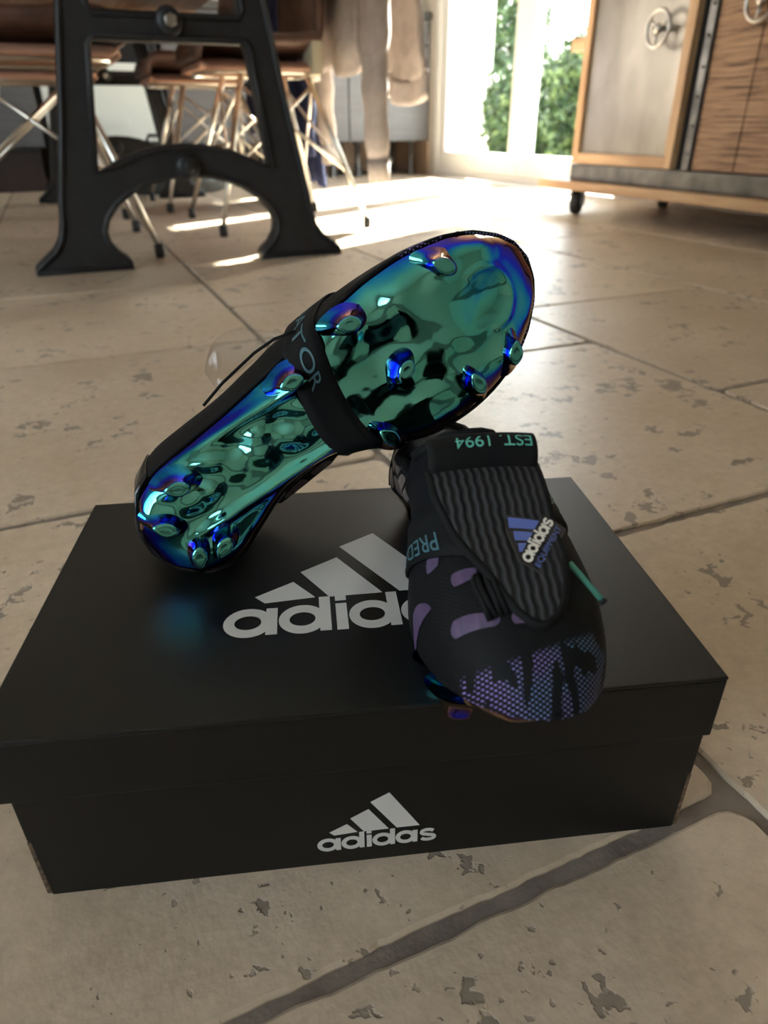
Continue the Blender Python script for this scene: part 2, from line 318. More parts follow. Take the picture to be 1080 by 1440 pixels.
# ------------------------------------------------------------------ mesh helpers
class MB:
    def __init__(s): s.v = []; s.f = []; s.sm = []
    def add(s, vs, fs, smooth=False):
        o = len(s.v); s.v += [tuple(p) for p in vs]
        for f in fs: s.f.append(tuple(i + o for i in f)); s.sm.append(smooth)
        return s
    def box(s, a, b, bev=0.0):
        (x0, y0, z0), (x1, y1, z1) = a, b
        if bev <= 0:
            s.add([(x0, y0, z0), (x1, y0, z0), (x1, y1, z0), (x0, y1, z0), (x0, y0, z1), (x1, y0, z1), (x1, y1, z1), (x0, y1, z1)],
                  [(0, 3, 2, 1), (4, 5, 6, 7), (0, 1, 5, 4), (1, 2, 6, 5), (2, 3, 7, 6), (3, 0, 4, 7)])
        else:
            bm = bmesh.new(); bmesh.ops.create_cube(bm, size=1)
            for v in bm.verts: v.co = Vector(((x0 + x1) / 2 + v.co.x * (x1 - x0), (y0 + y1) / 2 + v.co.y * (y1 - y0), (z0 + z1) / 2 + v.co.z * (z1 - z0)))
            bmesh.ops.bevel(bm, geom=list(bm.edges), offset=bev, segments=2, affect='EDGES', profile=0.5)
            bm.verts.index_update()
            s.add([v.co[:] for v in bm.verts], [tuple(v.index for v in f.verts) for f in bm.faces]); bm.free()
        return s
    def tube(s, pts, r, n=8, closed=False, flat=1.0):
        pts = [Vector(p) for p in pts]; rs = r if isinstance(r, (list, tuple)) else [r] * len(pts)
        k = len(pts); vs = []; prev = None
        for i, p in enumerate(pts):
            a = pts[(i - 1) % k] if (closed or i > 0) else p; b = pts[(i + 1) % k] if (closed or i < k - 1) else p
            d = (b - a).normalized()
            if prev is None:
                up = Vector((0, 0, 1)) if abs(d.z) < 0.9 else Vector((1, 0, 0))
                e1 = d.cross(up).normalized()
            else:
                e1 = (prev - d * prev.dot(d)).normalized()
            prev = e1; e2 = d.cross(e1)
            for j in range(n):
                an = 2 * math.pi * j / n
                vs.append(p + e1 * rs[i] * math.cos(an) + e2 * rs[i] * flat * math.sin(an))
        fs = []
        for i in range(k if closed else k - 1):
            for j in range(n):
                a, b = i * n + j, i * n + (j + 1) % n; c, d = ((i + 1) % k) * n + (j + 1) % n, ((i + 1) % k) * n + j
                fs.append((a, b, c, d))
        if not closed: fs += [tuple(range(n))[::-1], tuple(range((k - 1) * n, k * n))]
        return s.add(vs, fs, True)
    def lathe(s, prof, origin=(0, 0, 0), axis='z', n=24):
        vs = []; o = Vector(origin)
        for r, h in prof:
            for j in range(n):
                a = 2 * math.pi * j / n; c, q = r * math.cos(a), r * math.sin(a)
                vs.append(o + Vector({'z': (c, q, h), 'x': (h, c, q), 'y': (q, h, c)}[axis]))
        fs = []
        for i in range(len(prof) - 1):
            for j in range(n): fs.append((i * n + j, i * n + (j + 1) % n, (i + 1) * n + (j + 1) % n, (i + 1) * n + j))
        fs += [tuple(range(n))[::-1], tuple(range((len(prof) - 1) * n, len(prof) * n))]
        return s.add(vs, fs, True)
    def grid(s, P, nu, nv, smooth=True, closed_u=False, closed_v=False):
        vs = [P(i, j) for i in range(nu) for j in range(nv)]; fs = []
        for i in range(nu if closed_u else nu - 1):
            for j in range(nv if closed_v else nv - 1):
                a, b = i * nv + j, i * nv + (j + 1) % nv; c, d = ((i + 1) % nu) * nv + (j + 1) % nv, ((i + 1) % nu) * nv + j
                fs.append((a, b, c, d))
        return s.add(vs, fs, smooth)
    def prism(s, outer, holes, fn, t0, t1):
        """polygon with holes; fn((x, y), h) -> 3D; extruded from t0 to t1"""
        loops = [outer] + list(holes)
        flat = [p for l in loops for p in l]
        tris = tessellate_polygon([[Vector((p[0], p[1], 0)) for p in l] for l in loops])
        n = len(flat); vs = [fn(p, t0) for p in flat] + [fn(p, t1) for p in flat]
        fs = [tuple(t) for t in tris] + [tuple(i + n for i in t[::-1]) for t in tris]
        o = 0
        for l in loops:
            k = len(l)
            for i in range(k): fs.append((o + i, o + (i + 1) % k, n + o + (i + 1) % k, n + o + i))
            o += k
        return s.add(vs, fs)
    def mesh(s, name, fix=True):
        me = bpy.data.meshes.new(name); me.from_pydata([tuple(p) for p in s.v], [], s.f)
        me.polygons.foreach_set('use_smooth', s.sm); me.update()
        if fix:
            bm = bmesh.new(); bm.from_mesh(me); bmesh.ops.remove_doubles(bm, verts=bm.verts, dist=1e-6)
            bmesh.ops.recalc_face_normals(bm, faces=bm.faces); bm.to_mesh(me); bm.free()
        return me
    def build(s, name, material, parent=None, label=None):
        me = s.mesh(name); me.materials.append(M[material] if isinstance(material, str) else material)
        return link(name, me, parent, label)

def link(name, me, parent=None, label=None):
    o = bpy.data.objects.new(name, me); COL.objects.link(o)
    if parent is not None: o.parent = parent
    if label: o['label'] = label
    return o

def tag(o, label=None, cat=None, group=None, kind=None):
    for k, v in (('label', label), ('category', cat), ('group', group), ('kind', kind)):
        if v: o[k] = v
    return o

def thing(name, label, cat, loc=(0, 0, 0), rotz=0.0, group=None):
    o = bpy.data.objects.new(name, None); COL.objects.link(o); o.empty_display_size = 0.05
    o.location = loc; o.rotation_euler = (0, 0, rotz)
    return tag(o, label, cat, group)

def copy_tree(o, parent=None):
    c = o.copy(); COL.objects.link(c); c.parent = parent
    for ch in list(o.children): copy_tree(ch, c)
    return c

def interp(tab, x):
    if x <= tab[0][0]: return tab[0][1]
    for i in range(len(tab) - 1):
        if x <= tab[i + 1][0]:
            a, b = tab[i], tab[i + 1]; f = (x - a[0]) / (b[0] - a[0])
            # monotone-ish cubic through neighbours
            p0 = tab[i - 1][1] if i > 0 else a[1]; p3 = tab[i + 2][1] if i + 2 < len(tab) else b[1]
            m0 = (b[1] - p0) / 2 if i > 0 else (b[1] - a[1]); m1 = (p3 - a[1]) / 2 if i + 2 < len(tab) else (b[1] - a[1])
            return (2 * f ** 3 - 3 * f ** 2 + 1) * a[1] + (f ** 3 - 2 * f ** 2 + f) * m0 + (-2 * f ** 3 + 3 * f ** 2) * b[1] + (f ** 3 - f ** 2) * m1
    return tab[-1][1]

def lin(tab, x):
    if x <= tab[0][0]: return tab[0][1]
    for a, b in zip(tab, tab[1:]):
        if x <= b[0]: return a[1] + (b[1] - a[1]) * (x - a[0]) / (b[0] - a[0])
    return tab[-1][1]

# flat lettering: loops of a font text, as 2D mesh
def text_mesh(txt):
    c = bpy.data.curves.new('lettering', 'FONT'); c.body = txt; c.size = 1.0; c.align_x = 'LEFT'
    o = bpy.data.objects.new('lettering', c); COL.objects.link(o)
    dg = bpy.context.evaluated_depsgraph_get(); dg.update()
    me = bpy.data.meshes.new_from_object(o.evaluated_get(dg))
    bm = bmesh.new(); bm.from_mesh(me); bmesh.ops.triangulate(bm, faces=bm.faces); bmesh.ops.subdivide_edges(bm, edges=bm.edges, cuts=2, use_grid_fill=True); bm.to_mesh(me); bm.free()
    vs = [(v.co.x, v.co.y) for v in me.vertices]; fs = [tuple(p.vertices) for p in me.polygons]
    bpy.data.objects.remove(o); bpy.data.curves.remove(c); bpy.data.meshes.remove(me)
    x0 = min(v[0] for v in vs); x1 = max(v[0] for v in vs); y0 = min(v[1] for v in vs); y1 = max(v[1] for v in vs)
    return [((x - x0) / (x1 - x0), (y - y0) / (y1 - y0)) for x, y in vs], fs

def put_text(txt, fn, name, material, parent):
    """fn((x, y) in the unit square, height) -> 3D; a slightly raised lettering"""
    vs, fs = text_mesh(txt)
    mb = MB(); mb.add([fn(p, 1.0) for p in vs], fs)
    me = mb.mesh(name, fix=False); me.materials.append(M[material])
    return link(name, me, parent)

YS = 1.46
def arc(cx, cy, rx, ry, a0, a1, n):
    return [(cx + rx * math.cos(math.radians(a0 + (a1 - a0) * i / n)), cy + ry * math.sin(math.radians(a0 + (a1 - a0) * i / n))) for i in range(n + 1)]

LOGO_BARS = [[(0.096, 0.162), (0.245, 0.221), (0.33, 0.143), (0.136, 0.132)], [(0.274, 0.266), (0.427, 0.33), (0.593, 0.143), (0.384, 0.141)], [(0.443, 0.387), (0.599, 0.452), (0.855, 0.145), (0.661, 0.145)]]
def logo_letters():
    """the rounded lower-case wordmark: bowl rings, stems and an s stroke, as quads in unit coordinates"""
    out = []
    xh, asc = 0.108, 0.142
    def bowl(x0, x1, stem_top):
        cx = (x0 + x1 - 0.03) / 2; r = (x1 - x0 - 0.03) / 2 + 0.012
        o = arc(cx, xh / 2, r, xh / 2 + 0.004, 0, 360, 28)[:-1]; i = arc(cx, xh / 2, r * 0.55, xh * 0.255, 0, 360, 28)[:-1]
        vs = o + i; fs = [(k, (k + 1) % 28, 28 + (k + 1) % 28, 28 + k) for k in range(28)]
        out.append((vs, fs))
        out.append(([(x1 - 0.042, 0.001), (x1, 0.001), (x1, stem_top), (x1 - 0.042, stem_top)], [(0, 1, 2, 3)]))
    bowl(0.0, 0.186, xh); bowl(0.203, 0.385, asc)
    out.append(([(0.405, 0), (0.447, 0), (0.447, xh), (0.405, xh)], [(0, 1, 2, 3)]))
    out.append(([(0.405, xh + 0.012), (0.447, xh + 0.012), (0.447, asc), (0.405, asc)], [(0, 1, 2, 3)]))
    bowl(0.465, 0.645, asc); bowl(0.662, 0.838, xh)
    path = arc(0.925, 0.077, 0.052, 0.021, 20, 265, 14) + arc(0.928, 0.031, 0.056, 0.021, 85, -165, 14)
    pv = []; hw = 0.0135
    for k, p in enumerate(path):
        a = path[max(k - 1, 0)]; b = path[min(k + 1, len(path) - 1)]; dx, dy = b[0] - a[0], b[1] - a[1]; l = math.hypot(dx, dy) or 1
        pv += [(p[0] - dy / l * hw * 1.25, p[1] + dx / l * hw), (p[0] + dy / l * hw * 1.25, p[1] - dx / l * hw)]
    out.append((pv, [(2 * k, 2 * k + 1, 2 * k + 3, 2 * k + 2) for k in range(len(path) - 1)]))
    return out

def put_logo(fn, parent, mat_bars, mat_text, th=0.0):
    for bar in LOGO_BARS:
        mb = MB(); pts = [(x, y * YS) for x, y in bar]
        # subdivide so it can follow a curved surface
        n = 6; vs = []; a, b, c, d = pts
        for i in range(n + 1):
            for j in range(n + 1):
                s, t = i / n, j / n
                p = ((a[0] * (1 - s) + b[0] * s) * (1 - t) + (d[0] * (1 - s) + c[0] * s) * t, (a[1] * (1 - s) + b[1] * s) * (1 - t) + (d[1] * (1 - s) + c[1] * s) * t)
                vs.append(fn(p, 1.0))
        mb.add(vs, [(i * (n + 1) + j, i * (n + 1) + j + 1, (i + 1) * (n + 1) + j + 1, (i + 1) * (n + 1) + j) for i in range(n) for j in range(n)])
        me = mb.mesh('logo_bar', fix=False); me.materials.append(M[mat_bars]); o = link('logo_bar', me, parent)
    groups = logo_letters(); mb = MB()
    for k, (vs, fs) in enumerate(groups): mb.add([fn((x, y * YS), 1.3 + (0.5 if len(vs) == 4 else 0.0)) for x, y in vs], fs)
    me = mb.mesh('logo_lettering', fix=False); me.materials.append(M[mat_text]); link('logo_lettering', me, parent)
def sheet(mb, P, nu, nv, th):
    """thick sheet around a surface P(i, j): closed on all sides"""
    g = [[Vector(P(i, j)) for j in range(nv)] for i in range(nu)]
    def nor(i, j):
        a = g[min(i + 1, nu - 1)][j] - g[max(i - 1, 0)][j]; b = g[i][min(j + 1, nv - 1)] - g[i][max(j - 1, 0)]
        n = a.cross(b); return n.normalized() if n.length > 1e-12 else Vector((0, 0, 1))
    vs = [g[i][j] + nor(i, j) * th / 2 for i in range(nu) for j in range(nv)] + [g[i][j] - nor(i, j) * th / 2 for i in range(nu) for j in range(nv)]
    k = nu * nv; fs = []
    for i in range(nu - 1):
        for j in range(nv - 1):
            a, b, c, d = i * nv + j, i * nv + j + 1, (i + 1) * nv + j + 1, (i + 1) * nv + j
            fs += [(a, b, c, d), (a + k, d + k, c + k, b + k)]
    rim = [(0, j) for j in range(nv)] + [(i, nv - 1) for i in range(1, nu)] + [(nu - 1, j) for j in range(nv - 2, -1, -1)] + [(i, 0) for i in range(nu - 2, 0, -1)]
    for (a, b), (c, d) in zip(rim, rim[1:] + rim[:1]): fs.append((a * nv + b, c * nv + d, c * nv + d + k, a * nv + b + k))
    return mb.add(vs, fs, True)

# ------------------------------------------------------------------ setting
U0, U1, V0, V1, HC = -3.2, 2.74, -3.5, 6.05, 2.9
floor = tag(MB().box((U0, V0, -0.10), (U1, V1, -0.0032)).build('floor', 'grout'), 'beige travertine tile floor with grey grout', None, kind='structure')
random.seed(4)
def tile(u0, u1, v0, v1):
    cx, cy = (u0 + u1) / 2, (v0 + v1) / 2
    near = math.hypot(cx - 0.1, cy - 0.4) < 1.2
    g = 0.0056; hx, hy = (u1 - u0) / 2 - g, (v1 - v0) / 2 - g; r = 0.012
    n = (90 if math.hypot(cx - 0.15, cy - 0.25) < 0.75 else 26) if near else 7
    loop = []
    for k, (sx, sy) in enumerate(((1, 1), (-1, 1), (-1, -1), (1, -1))):
        for a in range(4):
            an = math.radians(90 * k + 30 * a)
            loop.append((sx * (hx - r) + r * math.cos(an), sy * (hy - r) + r * math.sin(an)))
        nx, ny = ((-1, 1), (-1, -1), (1, -1), (1, 1))[k]
        p = loop[-1]; an = math.radians(90 * (k + 1)); q = (nx * (hx - r) + r * math.cos(an), ny * (hy - r) + r * math.sin(an))
        for i in range(1, n): loop.append((p[0] + (q[0] - p[0]) * i / n, p[1] + (q[1] - p[1]) * i / n))
    def wob(p, am):
        d = noise.noise(Vector(((cx + p[0]) * 9, (cy + p[1]) * 9, cx * 3))) * am * 0.8 + noise.noise(Vector(((cx + p[0]) * 45, (cy + p[1]) * 45, cy))) * am * 0.7 + noise.noise(Vector(((cx + p[0]) * 140, (cy + p[1]) * 140, cy))) * am * (0.42 if n > 50 else 0)
        l = max(abs(p[0]) / hx, abs(p[1]) / hy)
        if abs(p[0]) / hx > abs(p[1]) / hy: return (p[0] + math.copysign(d, p[0]), p[1])
        return (p[0], p[1] + math.copysign(d, p[1]))
    loop = [wob(p, 0.0026) for p in loop]
    m = len(loop); mb = MB()
    ins = [(p[0] * (1 - 0.002 / hx), p[1] * (1 - 0.002 / hy)) for p in loop]
    vs = [(x, y, 0.0) for x, y in ins] + [(x, y, -0.0018) for x, y in loop] + [(x, y, -0.006) for x, y in loop]
    fs = [tuple(range(m))] + [(i, m + i, m + (i + 1) % m, (i + 1) % m) for i in range(m)] + [(m + i, 2 * m + i, 2 * m + (i + 1) % m, m + (i + 1) % m) for i in range(m)]
    mb.add(vs, fs)
    o = mb.build('floor_tile', 'tile', floor); o.location = (cx, cy, 0)
for k in range(-5, 5):
    ua = 0.297 + 0.5435 * k; ub = min(ua + 0.5435, U1 - 0.01)
    if k == -1: rows = [-1.51, -0.95, -0.39, 0.168, 0.69, 1.26, 1.845] + [1.845 + 0.56 * j for j in range(1, 8)]
    elif k % 2 == 0: rows = [0.433 + 0.554 * j for j in range(-4, 11)]
    else: rows = [0.70 + 0.56 * j for j in range(-4, 10)]
    for a, b in zip(rows, rows[1:]):
        # leave out what lies well outside the view
        if ua > 0.9 and a < 0.2: continue
        if ub < -0.3 and a < 0.3: continue
        if a < -0.9: continue
        tile(ua, ub, a, min(b, V1 - 0.01))

def wall(name, *boxes, m='wall', lab=None):
    mb = MB()
    for a, b in boxes: mb.box(a, b)
    return tag(mb.build(name, m), lab, None, kind='structure')
DV0, DV1, DZ = 3.22, 5.34, 2.5
wall('wall_right', ((U1, V0, -0.1), (U1 + 0.3, DV0, HC)), ((U1, DV1, -0.1), (U1 + 0.3, V1 + 0.3, HC)), ((U1, DV0, DZ), (U1 + 0.3, DV1, HC)))
wall('wall_back', ((U0 - 0.3, V1, -0.1), (U1, V1 + 0.3, HC)))
wall('wall_left', ((U0 - 0.3, V0, -0.1), (U0, -2.4, HC)), ((U0 - 0.3, 1.4, -0.1), (U0, V1, HC)), ((U0 - 0.3, -2.4, -0.1), (U0, 1.4, 0.3)), ((U0 - 0.3, -2.4, 2.5), (U0, 1.4, HC)))
wall('wall_front', ((U0 - 0.3, V0 - 0.3, -0.1), (U1 + 0.3, V0, HC)))
wall('ceiling', ((U0 - 0.3, V0 - 0.3, HC), (U1 + 0.3, V1 + 0.3, HC + 0.2)), m='ceil')
bb = tag(MB().box((U0, V1 - 0.02, 0), (U1, V1 - 0.001, 0.10)).build('baseboard_back', 'wall_tile'), None, None, kind='structure')
x = U0 + 0.02
while x < U1 - 0.1:
    MB().box((x, V1 - 0.028, 0.003), (min(x + 0.33, U1 - 0.01), V1 - 0.019, 0.24), 0.002).build('skirting_tile', 'wall_tile', bb); x += 0.335
tr = tag(MB().box((U1 - 0.012, 5.42, 0), (U1 - 0.001, V1 - 0.03, 0.24)).build('baseboard_right', 'wall_tile'), None, None, kind='structure')

def glazed_door(name, along, fixed, a0, a1, z0, z1, mid, sash=0.105, bottom=0.125, depth=0.06):
    """two-leaf glazed door; along = 'v' (in the right wall) or 'u' (in the front wall)"""
    def bx(p, q, d0, d1):  # p, q = (along, z)
        if along == 'v': return (fixed + d0, p[0], p[1]), (fixed + d1, q[0], q[1])
        return (p[0], fixed + d0, p[1]), (q[0], fixed + d1, q[1])
    root = tag(thing(name, None, None), None, None, kind='structure'); root.location = (0, 0, 0)
    f = 0.055
    MB().box(*bx((a0, z0), (a0 + f, z1), 0, 0.1), 0.004).build('door_jamb', 'pvc', root)
    MB().box(*bx((a1 - f, z0), (a1, z1), 0, 0.1), 0.004).build('door_jamb', 'pvc', root)
    MB().box(*bx((a0 + f, z1 - f), (a1 - f, z1), 0, 0.1), 0.004).build('door_head', 'pvc', root)
    MB().box(*bx((a0 + f, z0), (a1 - f, z0 + 0.045), 0, 0.1), 0.004).build('door_sill', 'pvc', root)
    for s0, s1 in ((a0 + f, mid), (mid, a1 - f)):
        b0 = z0 + 0.046; t0 = z1 - f - 0.001; s0 += 0.002; s1 -= 0.002
        st = MB().box(*bx((s0, b0), (s0 + sash, t0), 0.01, 0.01 + depth), 0.006).build('sash_stile', 'pvc', root)
        MB().box(*bx((s1 - sash, b0), (s1, t0), 0.01, 0.01 + depth), 0.006).build('sash_stile', 'pvc', root)
        MB().box(*bx((s0 + sash, b0), (s1 - sash, b0 + bottom), 0.01, 0.01 + depth), 0.006).build('sash_rail', 'pvc', root)
        MB().box(*bx((s0 + sash, t0 - sash), (s1 - sash, t0), 0.01, 0.01 + depth), 0.006).build('sash_rail', 'pvc', root)
        MB().box(*bx((s0 + sash, b0 + bottom), (s1 - sash, t0 - sash), 0.035, 0.041)).build('window_pane', 'glass', root)
    return root
glazed_door('door_1', 'v', U1, DV0, DV1, 0.0, DZ, 4.205)
glazed_door('added_window', 'v', U0 - 0.12, -2.4, 1.4, 0.3, 2.5, -0.5)  # unseen window, added in the left wall to light the foreground

# ------------------------------------------------------------------ outside
tag(MB().box((U1 + 0.31, -4, -0.15), (9.5, 14, -0.05)).build('terrace', 'terrace'), 'pale sunlit terrace beyond the glazed door', None, kind='structure')
tag(MB().box((-14, -9, -0.15), (U0 - 0.31, 6, -0.05)).build('rear_terrace', 'terrace'), None, None, kind='structure')
tag(MB().box((3.10, 7.29, -0.05), (4.40, 7.6, 3.4), 0.01).build('garden_wall', 'render'), 'white rendered house wall outside the left pane of the glazed door', None, kind='structure')

def shrub(loc, size, label, seed, nleaf=7500, flowers=0):
    random.seed(seed)
    t = thing('garden_shrub', label, 'shrub', loc, 0, 'hedge shrubs beyond the terrace')
    rx, ry, rz = size
    mb = MB()
    for _ in range(nleaf):
        a = random.uniform(0, 2 * math.pi); z = random.uniform(-1, 1); rr = random.uniform(0.25, 1.0) ** 0.5
        s = math.sqrt(max(0, 1 - abs(z) ** 3)); d = Vector((s * math.cos(a), s * math.sin(a), z)) * rr
        bump = 1 + 0.22 * noise.noise(d * 3 + Vector((seed, 0, 0)))
        p = Vector((d.x * rx * bump, d.y * ry * bump, rz + d.z * rz * bump))
        if p.z < 0.02: continue
        n = Vector((random.gauss(0, 1), random.gauss(0, 1), random.gauss(0.4, 1))).normalized()
        e = n.orthogonal().normalized() * random.uniform(0.03, 0.05); g = n.cross(e) * 0.45
        mb.add([p - e, p + g, p + e + n * 0.01, p - g], [(0, 1, 2, 3)])
    lf = mb.build('foliage', 'leaf', t); lf['kind'] = 'stuff'
    tr = MB()
    for k in range(4):
        a = k * 1.6 + seed; tr.tube([(0.03 * math.cos(a), 0.03 * math.sin(a), 0), (0.3 * rx * math.cos(a), 0.3 * ry * math.sin(a), rz * 0.7), (0.6 * rx * math.cos(a), 0.6 * ry * math.sin(a), rz * 1.4)], [0.03, 0.02, 0.008], 6)
    tr.build('stem', 'bark', t)
    for k in range(flowers):
        a = random.uniform(2.6, 4.6); z = random.uniform(-0.4, 0.2); p = Vector((rx * 0.98 * math.cos(a), ry * 0.98 * math.sin(a), rz + rz * z))
        fm = MB()
        for q in range(5):
            b = q * 1.257; fm.add([p, p + Vector((-0.02, 0.03 * math.cos(b), 0.03 * math.sin(b))), p + Vector((-0.025, 0.04 * math.cos(b + 0.5), 0.04 * math.sin(b + 0.5))), p + Vector((-0.02, 0.03 * math.cos(b + 1), 0.03 * math.sin(b + 1)))], [(0, 1, 2, 3)])
        fm.build('flower', 'petal', t)
shrub((5.35, 8.72, -0.05), (0.65, 0.62, 1.1), 'tall flowering shrub seen through the left door pane', 3, 16000, 4)
shrub((4.40, 6.42, -0.05), (0.5, 0.52, 0.47), 'low rounded shrub filling most of the right door pane', 9)
shrub((4.30, 5.32, -0.05), (0.5, 0.46, 0.56), 'taller shrub beside the industrial sideboard in the right door pane', 13)

# ------------------------------------------------------------------ kitchen along the back wall
KF = 5.42
def kitchen_unit(u0, u1, label):
    t = thing('kitchen_unit', label, 'cabinet', ((u0 + u1) / 2, KF + 0.28, 0), 0, 'grey kitchen base units')
    w = (u1 - u0) / 2 - 0.002
    MB().box((-w, -0.255, 0.235), (w, 0.30, 1.0)).build('carcass', 'kitchen', t)
    d = MB().box((-w + 0.003, -0.28, 0.238), (w - 0.003, -0.257, 0.84), 0.003).build('cabinet_door', 'kitchen', t)
    MB().tube([(-0.1, -0.305, 0.79), (0.1, -0.305, 0.79)], 0.007).build('bar_handle', 'chrome', d)
    d = MB().box((-w + 0.003, -0.28, 0.845), (w - 0.003, -0.257, 0.995), 0.003).build('drawer_front', 'kitchen', t)
    MB().tube([(-0.1, -0.305, 0.93), (0.1, -0.305, 0.93)], 0.007).build('bar_handle', 'chrome', d)
    for sx in (-1, 1):
        for y in (-0.17, 0.2):
            MB().lathe([(0.032, 0.0), (0.032, 0.012), (0.022, 0.02), (0.022, 0.215), (0.04, 0.222), (0.04, 0.235)], (sx * (w - 0.1), y, 0), n=14).build('leg', 'steel', t)
kitchen_unit(2.08, 2.735, 'grey kitchen base unit beside the glazed door')
kitchen_unit(1.42, 2.08, 'grey kitchen base unit behind the cream hoodie')
kitchen_unit(0.80, 1.42, 'grey kitchen base unit right of the white appliance')
kitchen_unit(-0.60, 0.0, 'grey kitchen base unit left of the white appliance')
kitchen_unit(-1.22, -0.60, 'leftmost grey kitchen base unit behind the table')
tag(MB().box((-1.22, KF - 0.02, 1.001), (2.735, V1 - 0.002, 1.045), 0.004).build('worktop', 'worktop'), 'dark worktop running over the grey kitchen units', 'worktop')
t = thing('kitchen_appliance', 'white fronted kitchen appliance with black side frame behind the table', 'appliance', (0.4, KF + 0.28, 0))
MB().box((-0.385, -0.24, 0.06), (0.385, 0.30, 0.999)).build('housing', 'blackapp', t)
MB().box((-0.36, -0.275, 0.26), (0.345, -0.242, 0.70), 0.006).build('front_panel', 'whiteapp', t, 'white enamel front panel')
MB().box((-0.2, -0.281, 0.345), (0.14, -0.274, 0.40), 0.003).build('recessed_grip', 'whiteapp', t)
MB().box((-0.37, -0.27, 0.715), (0.37, -0.243, 0.985), 0.005).build('control_panel', 'blackapp', t)
for k in range(4): MB().lathe([(0.022, -0.3), (0.026, -0.29), (0.026, -0.271)], (-0.24 + 0.14 * k, 0, 0.86), 'y', 14).build('knob', 'chrome', t)
for sx in (-1, 1): MB().box((sx * 0.33 - 0.03, -0.2, 0), (sx * 0.33 + 0.03, 0.2, 0.06)).build('foot', 'blackapp', t)
# things standing on the floor below the units
t = thing('storage_crate', 'dark red-black crate pushed under the grey unit at the left', 'crate', (-0.26, 5.285, 0))
MB().box((-0.22, -0.12, 0.0), (0.22, 0.12, 0.02)).build('crate_base', 'darkred', t)
for a, b in (((-0.22, -0.12, 0.021), (0.22, -0.107, 0.215)), ((-0.22, 0.107, 0.021), (0.22, 0.12, 0.215)), ((-0.22, -0.106, 0.021), (-0.207, 0.106, 0.215)), ((0.207, -0.106, 0.021), (0.22, 0.106, 0.215))):
    MB().box(a, b).build('crate_side', 'darkred', t)
MB().box((-0.225, -0.125, 0.2155), (0.225, 0.125, 0.228), 0.004).build('crate_rim', 'blackapp', t)
t = thing('cat_carrier', 'smoky grey domed carrier on the floor behind the trestle arch', 'carrier', (0.66, 4.72, 0))
dm = MB()
def dome(i, j):
    a = math.pi * 2 * j / 24; q = i / 8; r = math.cos(q * math.pi / 2) ** 0.45
    return (0.34 * r * math.cos(a), 0.24 * r * math.sin(a), 0.07 + 0.20 * math.sin(q * math.pi / 2))
dm.grid(dome, 9, 24, closed_v=True); dm.build('dome_lid', 'blackapp', t, 'black domed lid')
MB().lathe([(0.22, 0.0), (0.25, 0.01), (0.27, 0.06), (0.28, 0.07), (0.22, 0.072)], n=28).build('tray', 'plasticgrey', t).scale = (1.22, 0.86, 1)
MB().tube([(-0.12, 0, 0.262), (-0.1, 0, 0.30), (0.1, 0, 0.30), (0.12, 0, 0.262)], 0.01).build('carry_handle', 'plasticgrey', t)

# ------------------------------------------------------------------ dining table on cast iron trestles
def trestle_profile():
    R = [(0.43, 0.0), (0.43, 0.022), (0.405, 0.042), (0.378, 0.062), (0.358, 0.09), (0.347, 0.13), (0.342, 0.17), (0.30, 0.36), (0.25, 0.63), (0.218, 0.78), (0.225, 0.80), (0.36, 0.815), (0.36, 0.835)]
    inner = [(0.0, 0.224), (0.05, 0.221), (0.10, 0.210), (0.15, 0.190), (0.195, 0.160), (0.222, 0.128), (0.232, 0.10), (0.228, 0.075), (0.212, 0.050), (0.19, 0.032), (0.182, 0.020), (0.182, 0.0)]
    right = R[:]                       # from foot outer bottom up to the top
    loop = right + [(-x, z) for x, z in right[::-1]] + [(-x, z) for x, z in inner[::-1]] + inner[1:]
    win = [(0.0, 0.306), (0.06, 0.303), (0.12, 0.291), (0.18, 0.268), (0.228, 0.243), (0.19, 0.52), (0.183, 0.53)]
    win = win + [(-x, z) for x, z in win[:0:-1]]
    up = [(0.176, 0.592), (0.18, 0.60), (0.148, 0.765), (0.14, 0.772)]
    up = up + [(-x, z) for x, z in up[::-1]]
    return loop, win, up
TP = trestle_profile()
table = thing('dining_table', 'industrial dining table on black cast iron trestles', 'table', (0.34, 3.2, 0))
def trestle(y, s):
    loop, win, up = TP
    mb = MB().prism(loop, [win, up], lambda p, h: (p[0], y + h, p[1]), 0.0, 0.05 * s)
    o = mb.build('trestle', 'iron', table, 'black cast iron trestle')
    for k, l in enumerate((loop, win, up)):
        cx, cz = 0.0, 0.42 if k else 0.3
        pts = []
        for i, p in enumerate(l):
            a, b = l[i - 1], l[(i + 1) % len(l)]; d = Vector((b[0] - a[0], b[1] - a[1])); d.normalize(); nrm = Vector((-d.y, d.x)) if k == 0 else Vector((d.y, -d.x))
            sg = 0.009
            area = sum(l[q - 1][0] * l[q][1] - l[q][0] * l[q - 1][1] for q in range(len(l)))
            if area < 0: nrm = -nrm
            pts.append((p[0] + nrm.x * sg, y - 0.001 * s, p[1] + nrm.y * sg))
        MB().tube(pts, 0.0075, 6, closed=True).build('moulded_rim', 'iron', o)
    # lugs and bolts
    for z in (0.572, 0.252):
        MB().lathe([(0.034, -0.0), (0.03, -0.016 * s), (0.018, -0.02 * s)] if s > 0 else [(0.034, 0), (0.03, 0.016), (0.018, 0.02)], (0.0, y, z), 'y', 18).build('lug', 'iron', o)
        MB().lathe([(0.016, -0.02 * s), (0.016, -0.034 * s), (0.012, -0.036 * s)], (0.0, y, z), 'y', 6).build('bolt', 'bolt' if z > 0.5 else 'iron', o)
trestle(2.11 - 3.2, 1); trestle(4.29 - 3.2, 1)
